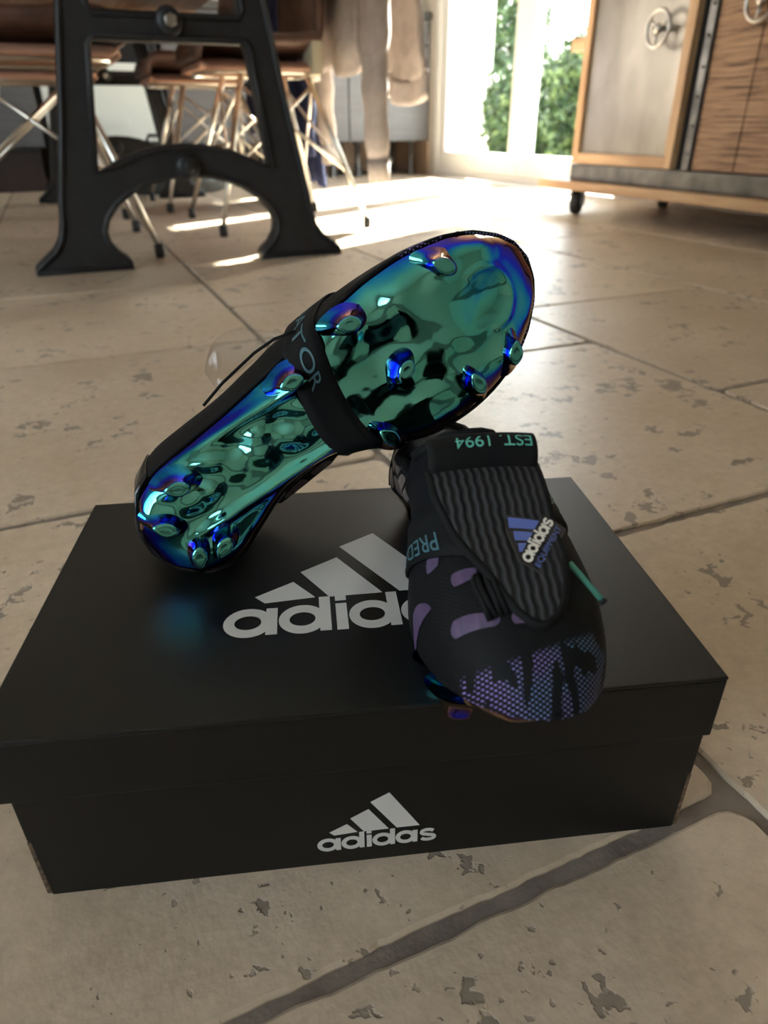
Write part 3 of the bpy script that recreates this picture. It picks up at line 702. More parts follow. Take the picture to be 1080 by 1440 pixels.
for k in range(5):
    MB().box((-0.47 + 0.188 * k, -1.42, 0.836), (-0.47 + 0.188 * (k + 1) - 0.003, 1.42, 0.885), 0.003).build('tabletop_plank', 'table_wood', table)

# ------------------------------------------------------------------ chairs
def make_chair(label):
    t = thing('dining_chair', label, 'chair', (0, 0, 0), 0, 'leather wire-base dining chairs')
    path = [(0.275, 0.525), (0.262, 0.548), (0.20, 0.556), (0.06, 0.545), (-0.07, 0.545), (-0.155, 0.565), (-0.20, 0.62), (-0.232, 0.74), (-0.258, 0.88), (-0.27, 0.99)]
    wid = [0.19, 0.215, 0.24, 0.25, 0.25, 0.25, 0.25, 0.245, 0.225, 0.185]
    def surf(off):
        def P(i, j):
            s = i / 26 * 9; k = min(int(s), 8); f = s - k
            x = interp([(q, path[q][0]) for q in range(10)], s); z = interp([(q, path[q][1]) for q in range(10)], s); w = interp([(q, wid[q]) for q in range(10)], s)
            r = -1 + 2 * j / 14; back = min(1, max(0, (s - 4.5) / 2.5))
            return (x + (off + 0.07 * abs(r) ** 2.6) * back, r * w * (1 - 0.06 * back * abs(r)), z + (off + 0.045 * abs(r) ** 3 * min(1, s / 1.5)) * (1 - back))
        return P
    shell = surf(0.0)
    def base(i, j):
        p = shell(i, j); r = abs(-1 + 2 * j / 14); return (p[0] * 0.97, p[1] * 0.90, min(p[2], 0.56) - 0.045 * r ** 3 * 0.75 * min(1, i / 4) - 0.008)
    sheet(MB(), base, 15, 15, 0.012).build('seat_base', 'shell', t, 'tan underside of the seat')
    sheet(MB(), surf(0.020), 27, 15, 0.026).build('leather_shell', 'leather', t, 'dark brown leather shell')
    fr = [(0.235, 0.14), (0.25, 0.0), (0.235, -0.14), (0.18, -0.175), (-0.12, -0.165), (-0.175, -0.12), (-0.175, 0.12), (-0.12, 0.165), (0.18, 0.175)]
    MB().tube([(x, y, 0.513) for x, y in fr], 0.0085, 8, closed=True).build('seat_frame', 'chrome', t)
    tops = {}
    for sx in (1, -1):
        for sy in (1, -1):
            a = Vector((0.12 * sx, 0.15 * sy, 0.508)); b = Vector((0.2775 * sx, 0.32 * sy, 0.03)); tops[sx, sy] = (a, b)
            l = MB().tube([a, a.lerp(b, 0.5), b], [0.0115, 0.0105, 0.008], 10).build('leg', 'chrome', t)
            MB().lathe([(0.013, 0.0), (0.015, 0.01), (0.0145, 0.035), (0.011, 0.04)], (b.x, b.y, 0), n=12).build('rubber_foot', 'rubber', l)
    def brace(p, q):
        a, b = tops[p]; c, d = tops[q]
        MB().tube([a.lerp(b, 0.08), c.lerp(d, 0.66)], 0.0055, 8).build('cross_brace', 'chrome', t)
    for sy in (1, -1): brace((1, sy), (-1, sy)); brace((-1, sy), (1, sy))
    for sx in (1, -1): brace((sx, 1), (sx, -1)); brace((sx, -1), (sx, 1))
    return t
ch = make_chair('brown leather chair with wire legs carrying the cream hoodie')
ch.location = (0.80, 2.965, 0); ch.rotation_euler = (0, 0, math.pi)
for loc, rz, lab in (((0.745, 3.855, 0), math.pi, 'brown leather chair with wire legs carrying the navy coat'), ((-0.025, 2.605, 0), 0.0, 'left brown leather chair pulled in nearest the front trestle'), ((-0.02, 3.70, 0), 0.0, 'left brown leather chair further back along the table')):
    c = copy_tree(ch); c.location = loc; c.rotation_euler = (0, 0, rz); c['label'] = lab
MB().box((-0.145, 0.15, 0.50), (-0.11, 0.258, 0.60), 0.003).build('seat_strap', 'strap', ch, 'pale woven strap round the seat')

# ------------------------------------------------------------------ clothes over the chair backs
def garment(name, label, m, x0, x1, y0, y1, top, front_bottom, back_bottom, sleeves, seed, hem):
    t = thing(name, label, 'clothing', ((x0 + x1) / 2, (y0 + y1) / 2, 0))
    cx, cy = (x0 + x1) / 2, (y0 + y1) / 2
    path = [(x0 + 0.05 - cx, front_bottom), (x0 + 0.03 - cx, front_bottom + 0.10), (x0 + 0.045 - cx, (front_bottom + top) / 2), (x0 + 0.07 - cx, top - 0.06), ((x0 + x1) / 2 - cx, top), (x1 - 0.06 - cx, top - 0.06), (x1 - 0.03 - cx, (back_bottom + top) / 2), (x1 - 0.012 - cx, back_bottom + 0.12), (x1 - cx, back_bottom)]
    def P(i, j):
        s = i / 40 * 8; r = -1 + 2 * j / 24
        x = interp([(q, path[q][0]) for q in range(9)], s); z = interp([(q, path[q][1]) for q in range(9)], s)
        k = abs(s - 4) / 4; fold = 0.022 * k * math.sin(r * 7 + seed) + 0.012 * noise.noise(Vector((s * 1.3, r * 3, seed)))
        return (x + fold, r * (y1 - y0) / 2 * (1 - 0.05 * k), z + 0.03 * abs(r) * (1 - k) * -1 + 0.02 * math.sin(r * 5 + seed) * k)
    body = sheet(MB(), P, 41, 25, 0.022).build('body_panel', m, t)
    if hem:
        def H(i, j):
            q = P(40, j); r = -1 + 2 * j / 24; return (q[0] + 0.002 * math.sin(r * 6), q[1], q[2] + 0.012 - 0.085 * i / 5)
        sheet(MB(), H, 6, 25, 0.026).build('hem_band', m, t)
    for (sx, sy, zt, zb, w) in sleeves:
        mb = MB(); n = 16; prev = []
        for i in range(16):
            q = i / 15; z = zt + (zb + 0.06 - zt) * q; rr = w * (1.15 - 0.35 * q) + 0.006 * math.sin(i * 1.9 + seed)
            prev.append((Vector((sx - cx + 0.012 * math.sin(q * 5 + seed), sy - cy + 0.015 * math.cos(q * 4), z)), rr))
        mb.tube([p for p, _ in prev], [r for _, r in prev], n, flat=0.7)
        s = mb.build('sleeve', m, t)
        p = prev[-1][0]
        MB().tube([p + Vector((0, 0, 0.01)), p + Vector((0.002, 0, -0.025)), p + Vector((0.004, 0, -0.065))], [w * 0.86, w * 0.80, w * 0.78], n, flat=0.7).build('ribbed_cuff', m, s)
    return t
hd = garment('cream_hoodie', 'cream fleece hoodie draped over the chair back with sleeve hanging down', 'cream', 1.02, 1.31, 2.66, 3.24, 1.03, 0.52, 0.50, [(1.112, 2.62, 0.94, 0.165, 0.068), (1.15, 3.27, 0.92, 0.2, 0.06)], 1.3, True)
garment('navy_coat', 'dark navy coat hanging over the chair back behind the trestle', 'navy', 1.0, 1.24, 3.56, 4.12, 1.03, 0.30, 0.09, [(1.14, 3.53, 0.92, 0.22, 0.045), (1.14, 4.15, 0.92, 0.25, 0.045)], 4.1, False)

# ------------------------------------------------------------------ industrial sideboard on casters
sb = thing('industrial_sideboard', 'wood and metal industrial sideboard on casters by the glazed door', 'sideboard', (2.33, 1.75, 0))
def S(u, v, z): return (u - 2.33, v - 1.75, z)
MB().box(S(2.0, 0.62, 0.098), S(2.68, 2.86, 0.132), 0.004).build('base_plank', 'cabwood', sb)
MB().box(S(2.05, 0.70, 0.133), S(2.62, 2.705, 0.195), 0.002).build('base_rail', 'steel', sb, 'raw steel base rail')
MB().box(S(2.08, 0.72, 0.196), S(2.62, 2.70, 1.05)).build('carcass', 'dark', sb)
MB().box(S(2.0, 0.62, 1.051), S(2.68, 2.86, 1.09), 0.004).build('top_plank', 'cabwood', sb)
MB().box(S(2.05, 2.70, 0.60), S(2.40, 2.79, 0.645), 0.004).build('side_ledge', 'cabwood', sb)
# left door: honey wood frame around a zinc panel
d = MB().box(S(2.062, 2.155, 0.235), S(2.072, 2.675, 1.01)).build('door_panel', 'zinc', sb, 'zinc door panel')
for a, b, m in (((2.045, 2.662, 0.198), (2.078, 2.70, 1.048), 'cabwoodz'), ((2.045, 2.125, 0.198), (2.078, 2.165, 1.048), 'cabwoodz'), ((2.046, 2.166, 0.198), (2.078, 2.661, 0.238), 'cabwood'), ((2.046, 2.166, 1.008), (2.078, 2.661, 1.048), 'cabwood')):
    MB().box(S(*a), S(*b), 0.003).build('door_frame', m, d)
def handwheel(v, z, parent):
    pts = [(-0.045, 0.054 * math.cos(a), 0.054 * math.sin(a)) for a in [2 * math.pi * k / 28 for k in range(28)]]
    o = MB().tube(pts, 0.0062, 10, closed=True).build('handwheel_pull', 'wheelmetal', parent, 'round three-spoked handwheel pull'); o.location = S(2.06, v, z)
    MB().lathe([(0.012, -0.055), (0.016, -0.048), (0.016, -0.036), (0.008, -0.03), (0.008, 0.0)], (0, 0, 0), 'x', 16).build('hub', 'wheelmetal', o)
    for k in range(3):
        a = math.radians(35 + 120 * k); MB().tube([(-0.045, 0.01 * math.cos(a), 0.01 * math.sin(a)), (-0.046, 0.052 * math.cos(a), 0.052 * math.sin(a))], [0.0055, 0.004], 8).build('spoke', 'wheelmetal', o)
handwheel(2.262, 0.628, d)
# right door: steel edge and rough sawn boards
d2 = MB().box(S(2.066, 1.36, 0.2), S(2.074, 2.06, 1.046)).build('door_backing', 'dark', sb)
MB().box(S(2.04, 2.035, 0.198), S(2.074, 2.066, 1.048), 0.002).build('steel_edge', 'steel', d2)
for k in range(10): MB().lathe([(0.005, -0.004), (0.006, 0.0)], S(2.039, 2.05, 0.25 + 0.085 * k), 'x', 8).build('rivet', 'steel', d2)
vv = 2.033
for k, w in enumerate((0.07, 0.115, 0.06, 0.12, 0.08, 0.1, 0.12)):
    MB().box(S(2.052 - 0.003 * (k % 2), vv - w + 0.001, 0.2), S(2.066, vv - 0.001, 1.046), 0.002).build('sawn_board', 'sawn', d2); vv -= w
handwheel(1.845, 0.66, d2)
MB().box(S(2.05, 0.71, 0.198), S(2.078, 1.355, 1.048), 0.003).build('drawer_block', 'sawn', sb)
for (u, v) in ((2.06, 2.65), (2.58, 2.68), (2.06, 0.8), (2.58, 0.8)):
    c = MB().lathe([(0.012, -0.018), (0.042, -0.018), (0.046, -0.012), (0.046, 0.012), (0.042, 0.018), (0.012, 0.018)], (0, 0, 0), 'y', 22).build('caster_wheel', 'rubber', sb); c.location = S(u, v, 0.0465); c.rotation_euler = (0, 0, 0.6)
    MB().box((-0.012, -0.027, -0.01), (0.028, -0.021, 0.051)).build('caster_fork', 'steel', c); MB().box((-0.012, 0.021, -0.01), (0.028, 0.027, 0.051)).build('caster_fork', 'steel', c)
# ------------------------------------------------------------------ shoe box
HB = 0.1133
box = thing('shoe_box', 'black cardboard shoe box with silver logo on lid and front', 'box', (0.1172, 0.3172, 0), math.atan2(-0.292, 0.9564))
LX, LY = 0.1725, 0.10925
lid = MB().box((-LX - 0.0035, -LY, HB - 0.002), (LX, LY, HB), 0.0008).build('lid', 'card', box, 'black lid with large silver logo')
ZL = HB - 0.0393
MB().box((-LX - 0.0031, -LY + 0.0002, ZL), (LX - 0.0004, -LY + 0.0022, HB - 0.0021), 0.0005).build('lid_flap', 'card', lid)
MB().box((-LX - 0.0031, LY - 0.0022, ZL), (LX - 0.0004, LY - 0.0002, HB - 0.0021), 0.0005).build('lid_flap', 'card', lid)
for x in (-LX - 0.0021, LX - 0.0013): MB().box((x - 0.001, -LY + 0.0023, ZL), (x + 0.001, LY - 0.0023, HB - 0.0021), 0.0005).build('lid_flap', 'card', lid)
put_logo(lambda p, h: (-0.0719 + 0.1455 * p[0], -0.0505 + 0.1455 * p[1], HB + 0.00015 * h), lid, 'silver', 'silver')
BF = -0.1066
fp = [(-0.168, 0.0), (0.168, 0.0), (0.1685, 0.0423), (0.1700, 0.0438), (0.1702, 0.1105), (-0.1702, 0.1105), (-0.1700, 0.0438), (-0.1685, 0.0423)]
front = MB().prism(fp, [], lambda p, h: (p[0], BF + h, p[1]), 0.0, 0.003).build('front_panel', 'card', box, 'black front panel with small silver logo')
put_logo(lambda p, h: (-0.0299 + 0.0626 * p[0], BF - 0.00015 * h, 0.0112 + 0.0626 * p[1]), front, 'silver', 'silver')
MB().prism(fp, [], lambda p, h: (p[0], -BF - h, p[1]), 0.0, 0.003).build('back_panel', 'card', box)
for s in (-1, 1):
    sp = MB().box((s * 0.1665 - 0.0015, BF + 0.0031, 0.0), (s * 0.1665 + 0.0015, -BF - 0.0031, 0.1105)).build('side_panel', 'card', box)
    MB().box((s * 0.1695 - 0.0013, BF + 0.0005, 0.0004), (s * 0.1695 + 0.0013, BF + 0.0026, 0.0415)).build('kraft_edge', 'kraft', front, 'torn brown kraft edge')
MB().box((-0.165, BF + 0.0031, 0.0), (0.165, -BF - 0.0031, 0.003)).build('bottom_panel', 'card', box)

# ------------------------------------------------------------------ football boots
L = 0.252
WF = 0.90
UMED = [(0, 0.0), (0.006, 0.038), (0.02, 0.068), (0.06, 0.107), (0.12, 0.132), (0.2, 0.142), (0.3, 0.146), (0.4, 0.150), (0.48, 0.156), (0.55, 0.165), (0.62, 0.176), (0.7, 0.185), (0.78, 0.180), (0.86, 0.160), (0.92, 0.127), (0.965, 0.085), (0.99, 0.045), (1.0, 0.0)]
MED = [(0, 0.0), (0.006, 0.038), (0.02, 0.068), (0.06, 0.112), (0.12, 0.131), (0.2, 0.104), (0.3, 0.070), (0.4, 0.070), (0.48, 0.098), (0.55, 0.142), (0.62, 0.174), (0.7, 0.185), (0.78, 0.180), (0.86, 0.158), (0.92, 0.124), (0.965, 0.083), (0.99, 0.044), (1.0, 0.0)]
LAT = [(0, 0.0), (0.006, 0.038), (0.02, 0.068), (0.06, 0.112), (0.12, 0.132), (0.2, 0.136), (0.3, 0.138), (0.4, 0.147), (0.48, 0.158), (0.55, 0.168), (0.62, 0.176), (0.7, 0.179), (0.78, 0.172), (0.86, 0.150), (0.92, 0.119), (0.965, 0.080), (0.99, 0.044), (1.0, 0.0)]
TOP = [(0, 0.062), (0.05, 0.070), (0.15, 0.069), (0.3, 0.066), (0.4, 0.074), (0.47, 0.084), (0.53, 0.083), (0.6, 0.076), (0.7, 0.067), (0.8, 0.059), (0.88, 0.0515), (0.94, 0.042), (0.975, 0.0335), (0.992, 0.026), (1.0, 0.015)]
STUDS = [(0.596, -0.140, 0.4), (0.808, -0.118, 0.9), (0.636, 0.0, -0.5), (0.845, 0.112, 2.2), (0.535, 0.088, 1.2), (0.444, -0.118, 0.2), (0.745, 0.112, 1.6), (0.146, -0.090, 0.5), (0.135, 0.062, -0.4), (0.075, -0.040, 0.9), (0.085, 0.048, -0.9)]
RIMZ = 0.0115

def make_boot(sgn, label, cat_group, flare=1.0, low=1.0):
    t_ = thing('football_boot', label, 'boot', group=cat_group)
    um = upper_material(sgn, L)
    def halves(t): return max(interp(MED, t), 0) * L * WF, max(interp(LAT, t), 0) * L * WF
    def spring(t):
        z = 0.0
        if t > 0.72: z += 0.0125 * ((t - 0.72) / 0.28) ** 2
        if 0.16 < t < 0.5: z += 0.0028 * math.sin((t - 0.16) / 0.34 * math.pi) ** 2
        return z
    def relief(t, y):                      # y: metres, medial positive
        yn = y / L; h = 0.0
        for (a, b, _) in STUDS:
            d2 = ((t - a) / 0.034) ** 2 + ((yn - b) / 0.034) ** 2; h += 0.0034 * math.exp(-d2)
        # forefoot: soft wings and valleys
        ff = max(0.0, min(1.0, (t - 0.5) / 0.08)) * max(0.0, min(1.0, (0.97 - t) / 0.06))
        h += ff * (0.0052 * noise.noise(Vector((t * 7.0, yn * 8.0, 2.7))) + 0.0030 * (1 - 2.2 * abs(noise.noise(Vector((t * 9 + 3, yn * 10, 5.3))))) * 0.6 + 0.0010 * noise.noise(Vector((t * 22, yn * 22, 8.1))))
        # arc ridge in the big-toe pad
        d = math.hypot((t - 0.86), (yn + 0.005) * 1.0); 
        if t > 0.845: h += ff * 0.0016 * math.exp(-((d - 0.062) / 0.008) ** 2)
        # midfoot: central spine with ribs like vertebrae, flutes beside it
        mf = max(0.0, min(1.0, (t - 0.08) / 0.06)) * max(0.0, min(1.0, (0.52 - t) / 0.05))
        c = yn + 0.028 - 0.10 * (t - 0.3)
        h += mf * (0.0034 * math.exp(-(c / 0.022) ** 2) * (0.62 + 0.38 * math.cos(t * 2 * math.pi / 0.062)))
        h += mf * 0.0028 * math.exp(-((c + 0.045) / 0.018) ** 2) * math.sin((t - 0.35 * c) * 2 * math.pi / 0.105)
        h += mf * 0.0044 * math.exp(-((c - 0.062 + 0.02 * (t - 0.3)) / 0.012) ** 2)
        h += mf * 0.0044 * math.exp(-((c + 0.088) / 0.012) ** 2)
        h += mf * 0.0022 * noise.noise(Vector((t * 16, yn * 26, 4.4)))
        return h
    def sole_pt(t, s, dz=0.0):             # s: -1 lateral rim .. +1 medial rim
        a, b = halves(t); y = s * (a if s > 0 else b)
        e = abs(s); r = max(0.0, (e - 0.66) / 0.34) ** 2.3
        et = max(0.0, (t - 0.90) / 0.10, (0.07 - t) / 0.07); r = min(1.0, r + et ** 2.2 * (1 - r))
        z = spring(t) + RIMZ * r - relief(t, y) * (1 - r) ** 1.0
        return Vector((t * L, y * sgn, z - dz))
    def upper_pt(t, q, lift=0.0):          # q: -1 lateral rim, 0 top, +1 medial rim
        a, b = halves(t); zr = spring(t) + RIMZ - 0.001 + 0.0006 * max(0.0, min(1.0, (t - 0.8) / 0.12)); top = interp(TOP, t) * (1 - (1 - low) * max(0.0, min(1.0, (0.46 - t) / 0.10))); H = max(top - zr, 0.001)
        w = a if q >= 0 else b
        tm = math.pi / 2; p = (0.82 if t > 0.8 else 0.82 + 0.16 * min(1, (0.8 - t) / 0.2)) if q < 0 and flare == 1.0 else (0.84 if t > 0.75 else 0.84 - 0.18 * min(1, (0.75 - t) / 0.2))
        if 0.035 < t < 0.47:
            o = min(interp(UMED, t) * L * WF, b) * 0.62 * min(1.0, math.sqrt((t - 0.035) / 0.06), math.sqrt(max(0, 0.47 - t) / 0.10))
            tm = math.acos(min(1.0, (o / max(w, 1e-6))) ** (1 / p)) if w > o else math.pi / 4
        th = (1 - abs(q)) * tm
        if q >= 0:
            f = min(1.0, th / 0.55); f = f * f * (3 - 2 * f); w = w + (interp(UMED, t) * L * WF - w) * f
        ratio = math.sin(th) / math.sin(tm) if tm > 1e-6 else 0
        bulge = 1 + 0.03 * math.sin(2 * th) * min(1, w / 0.02)
        if q < 0 and flare > 1.0: w *= 1 + (flare - 1) * max(0.0, min(1.0, (0.75 - t) / 0.3)) * min(1.0, th / 0.6)
        y = w * 1.0 * bulge * max(math.cos(th), 0) ** p
        pt = Vector(((0.001 + 1.0 * t) * L, math.copysign(y, q if q else 1) * sgn, zr + H * ratio ** 0.92))
        if lift:
            n = Vector((0, pt.y, (pt.z - (zr + H * 0.35)))); n = n.normalized() if n.length > 1e-6 else Vector((0, 0, 1))
            if t > 0.88: n = (n + Vector((1, 0, 0)) * (t - 0.88) / 0.12 * 1.2).normalized()
            pt += n * lift
        return pt
    NT = 72
    ts = [(1 - math.cos(math.pi * i / (NT - 1))) / 2 for i in range(NT)]
    # sole plate: bottom surface, then up the side wall
    nt, ns = 130, 74
    tt = [(1 - math.cos(math.pi * (0.012 + 0.976 * i / (nt - 1)))) / 2 for i in range(nt)]
    def SP(i, j):
        if j == 0 or j == ns - 1:
            s = -1 if j == 0 else 1; p = sole_pt(tt[i], s); return p + Vector((0, -math.copysign(0.0012, p.y), 0.0012))
        return sole_pt(tt[i], -1 + 2 * (j - 1) / (ns - 3))
    mb = MB().grid(SP, nt, ns)
    plate = mb.build('sole_plate', 'foil', t_, 'iridescent mirror sole plate shifting from teal to blue')
    for (a, b, an) in STUDS:
        base = sole_pt(a, b * L / (halves(a)[0 if b > 0 else 1]))
        h = 0.0122; mb = MB(); n = 26; rings = [(0.0135, -0.003), (0.0100, 0.0015), (0.0076, 0.0045), (0.0064, h - 0.0030), (0.0060, h - 0.0010), (0.0056, h - 0.0003), (0.0048, h), (0.0026, h - 0.0001), (0.0, h - 0.0004)]
        vs = []
        for r, z in rings:
            for k in range(n):
                q = 2 * math.pi * k / n; lobes = 1 + 0.16 * math.cos(2 * q)
                x, y = r * lobes * math.cos(q), r * (0.72 + 0.10 * math.cos(q)) * math.sin(q)
                vs.append((x * math.cos(an) - y * math.sin(an), (x * math.sin(an) + y * math.cos(an)) * sgn, -z))
        fs = [(i * n + k, i * n + (k + 1) % n, (i + 1) * n + (k + 1) % n, (i + 1) * n + k) for i in range(len(rings) - 1) for k in range(n)]
        mb.add(vs, fs, True); st = mb.build('stud', 'foil', plate); st.location = (base.x, base.y, spring(a) + 0.0002)
    # upper
    up = sheet(MB(), lambda i, j: upper_pt(ts[i], -1 + 2 * j / 44), NT, 45, 0.0022).build('upper', um, t_, 'black knitted upper with purple half-tone print')
    # insole and padded collar rim
    MB().grid(lambda i, j: Vector((ts[4 + i] * L, 0, spring(ts[4 + i]) + RIMZ + 0.001)) + Vector((0, (sole_pt(ts[4 + i], -1 + 2 * j / 8).y) * 0.93, 0)), NT - 8, 9).build('insole', 'black', t_)
    ct = [0.036 + 0.433 * i / 30 for i in range(31)]
    rimp = [upper_pt(t, 1e-6) for t in ct] + [upper_pt(t, -1e-6) for t in ct[::-1]]
    MB().tube(rimp, 0.0032, 8, closed=True).build('collar', 'black', t_)
    # elastic strap round the midfoot
    ring = []
    nb = 60
    def strap_t(y_over_L): return 0.483 + (0.02 if y_over_L < -0.12 else 0.0) * min(1, (-0.12 - y_over_L) / 0.06 if y_over_L < -0.12 else 0)
    def ring_pt(k, side):                  # k 0..1: lateral top -> lateral rim -> sole -> medial rim -> medial top
        if k < 0.3:
            x = 1 - k / 0.3; tb = 0.505 + 0.185 * x; return upper_pt(tb + (0.042 + 0.03 * x) * side, min(x - 1, -1e-5), 0.0022)
        if k < 0.7:
            s = -1 + 2 * (k - 0.3) / 0.4; tb = 0.505 + (0.487 - 0.505) * (s + 1) / 2 - 0.03 * (1 - s * s)
            p = sole_pt(tb + 0.042 * side, s); r = max(0, abs(s) - 0.7) / 0.3
            z0 = spring(tb) - 0.0048 + (RIMZ + 0.003) * r ** 2.3
            return Vector((p.x, p.y * (1 + 0.035 * r), z0))
        x = (k - 0.7) / 0.3; tb = 0.487 + 0.25 * x ** 0.6
        return upper_pt(tb + (0.042 + 0.033 * x) * side, max(1 - x, 1e-5), 0.0022)
    sheet(MB(), lambda i, j: ring_pt(i / nb, -1 + 2 * j / 4), nb + 1, 5, 0.0016).build('elastic_strap', 'black', t_)
    strap = t_.children[-1]
    def on_strap(k, w, lift):
        a, b = ring_pt(k, -1), ring_pt(k, 1); c, d = ring_pt(min(k + 0.004, 1), -1), ring_pt(min(k + 0.004, 1), 1)
        p = a.lerp(b, (w + 1) / 2); n = (c - a).cross(b - a).normalized()
        cen = Vector((p.x, 0, 0.03))
        if n.dot(p - cen) < 0: n = -n
        return p + n * lift
    k0, k1 = (0.10, 0.40)
    put_text('PREDATOR', lambda p, h: on_strap(k0 + (k1 - k0) * p[0], -0.30 + 0.66 * p[1], 0.0013), 'strap_lettering', 'bandtext', strap)
    put_text('PREDATOR', lambda p, h: on_strap(0.875 - 0.20 * p[0], 0.12 + 0.68 * p[1], 0.0014), 'strap_lettering', 'bandtext', strap)
    # fold-over tongue (edges measured on the left boot, mirrored for the right)
    my = -sgn
    TL = [(0.62, -0.127), (0.675, -0.127), (0.743, -0.105), (0.80, -0.080), (0.845, -0.056), (0.880, -0.036), (0.900, -0.016), (0.906, -0.006)]
    TR = [(0.62, 0.070), (0.724, 0.068), (0.80, 0.066), (0.835, 0.058), (0.870, 0.044), (0.894, 0.028), (0.906, 0.004)]
    def tz(t, y):
        yc = (lin(TL, t) + lin(TR, t)) / 2
        return 0.099 - 0.47 * (t - 0.5) * L - 2.6 * ((y - yc) * L) ** 2 + 0.0012 * math.sin(t * 40)
    def tongue_pt(t, y, lift=0.0): return Vector((t * L, y * my * L, tz(t, y) + lift))
    def TG(i, j):
        t = 0.62 + 0.286 * (1 - (1 - i / 30) ** 1.4); a, b = lin(TL, t), lin(TR, t); return tongue_pt(t, a + (b - a) * j / 20)
    tg = sheet(MB(), TG, 31, 21, 0.0032).build('tongue', 'tongue', t_, 'ribbed black fold-over tongue')
    edge = [TG(i, 0) for i in range(31)] + [TG(i, 20) for i in range(30, -1, -1)]
    MB().tube(edge, 0.0021, 8).build('tongue_piping', 'black', tg)
    fold = [(0.624, 0.0835), (0.622, 0.0900), (0.608, 0.0945), (0.588, 0.0950), (0.568, 0.0910), (0.556, 0.082), (0.552, 0.070), (0.555, 0.055)]
    def FP(s, y):
        tq = interp([(k, p[0]) for k, p in enumerate(fold)], s); zq = interp([(k, p[1]) for k, p in enumerate(fold)], s)
        k = 1 - 0.30 * max(0, s - 3) / 4; c = -0.028
        return Vector((tq * L, (c + (y - c) * k) * my * L, zq - 2.6 * ((y - c) * L) ** 2))
    MB()
    fo = sheet(MB(), lambda i, j: FP(i / 28 * 7, -0.127 + 0.197 * j / 16), 29, 17, 0.0042).build('tongue_fold', 'black', t_)
    put_text('EST. 1994', lambda p, h: FP(1.35 + 1.0 * (1 - p[1]), 0.060 - 0.140 * p[0]) + Vector((0.0018, 0, 0.0029)), 'tongue_lettering', 'teal', fo)
    bo = (0.824, 0.002); be = (-0.082, 0.066); bu = (-0.066, -0.080)
    def BG(p, h):
        t = bo[0] + be[0] * p[0] + bu[0] * p[1]; y = bo[1] + be[1] * p[0] + bu[1] * p[1]
        return tongue_pt(t, y, 0.0021 + 0.0005 * h)
    bk = [(-0.04, -0.20), (1.04, -0.20), (1.04, 0.20), (0.90, 0.22), (0.64, 0.70), (0.40, 0.60), (0.05, 0.26), (-0.04, 0.17)]
    bd = MB().prism(bk, [], lambda p, h: BG(p, h), -1.5, 0.0).build('badge', 'outline', tg)
    put_logo(BG, bd, 'blue', 'white')
    put_text('EQUIPMENT', lambda p, h: BG((0.02 + 0.96 * p[0], -0.165 + 0.11 * p[1]), 1.0), 'badge_lettering', 'blue', bd)
    # laces
    def vamp(t, yL, lift):                 # point on the upper at width yL (left-boot sense)
        ym = -yL * L if sgn < 0 else -yL * L
        best = None
        for k in range(81):
            q = -1 + k / 40
            p = upper_pt(t, q if q else 1e-6, 0)
            d = abs(p.y - yL * my * L)
            if best is None or d < best[0]: best = (d, q)
        return upper_pt(t, best[1] if best[1] else 1e-6, lift)
    for k in range(5):
        tq = 0.66 + 0.035 * k
        MB().tube([vamp(tq, -0.075 + 0.012 * q, 0.0016 + 0.0025 * math.sin(q / 9 * math.pi)) for q in range(10)], 0.0021, 6, flat=0.6).build('lace', 'black', t_)
    for k in range(4):
        y0 = -0.078 + 0.008 * k
        MB().tube([vamp(0.80 + 0.02 * q, y0 + 0.002 * q, 0.0014 + 0.0055 * math.sin(q / 4 * math.pi)) for q in range(5)], 0.0016, 6).build('lace', 'black', t_)
    a, b = vamp(0.80, 0.072, 0.004), vamp(0.838, 0.108, 0.0045)
    ag = MB().tube([a, a.lerp(b, 0.5), b], 0.0013, 8).build('lace', 'teal', t_, 'teal lace end with black tip'); d = (b - a).normalized()
    MB().tube([b, b + d * 0.002], 0.0019, 8).build('aglet', 'rubber', ag)
    # printed panels on the upper
    def patch(corners, m, on='y'):
        n = 6; (a, b, c, d) = corners; rows = []
        def side(t, z):
            best = None
            for k in range(1, 41):
                p = upper_pt(t, k / 40); dd = abs(p.z - z)
                if best is None or dd < best[0]: best = (dd, k / 40)
            lo, hi = max(best[1] - 0.025, 0.01), min(best[1] + 0.025, 1.0)
            for _ in range(14):
                mid = (lo + hi) / 2
                if upper_pt(t, mid).z > z: lo = mid
                else: hi = mid
            return upper_pt(t, lo, 0.0017)
        def top(t, yL):
            lo, hi = (0.02, 1.0) if yL < 0 else (-1.0, -0.02)
            f = lambda q: upper_pt(t, q).y * my / L
            for _ in range(16):
                mid = (lo + hi) / 2
                if (f(mid) > yL): lo = mid if yL < 0 else lo; hi = hi if yL < 0 else mid
                else: hi = mid if yL < 0 else hi; lo = lo if yL < 0 else mid
            return upper_pt(t, (lo + hi) / 2, 0.0017)
        vs = []
        for i in range(n + 1):
            for j in range(n + 1):
                # rounded quad
                x, y = -1 + 2 * i / n, -1 + 2 * j / n
                x, y = x * math.sqrt(1 - y * y * 0.28), y * math.sqrt(1 - x * x * 0.28)
                s, u = (x / 1.0 + 1) / 2, (y + 1) / 2
                p0 = ((a[0] * (1 - s) + b[0] * s) * (1 - u) + (d[0] * (1 - s) + c[0] * s) * u, (a[1] * (1 - s) + b[1] * s) * (1 - u) + (d[1] * (1 - s) + c[1] * s) * u)
                vs.append(side(*p0) if on == 'z' else top(*p0))
        MB().add(vs, [(i * (n + 1) + j, i * (n + 1) + j + 1, (i + 1) * (n + 1) + j + 1, (i + 1) * (n + 1) + j) for i in range(n) for j in range(n)], True).build('print_panel', m, up)
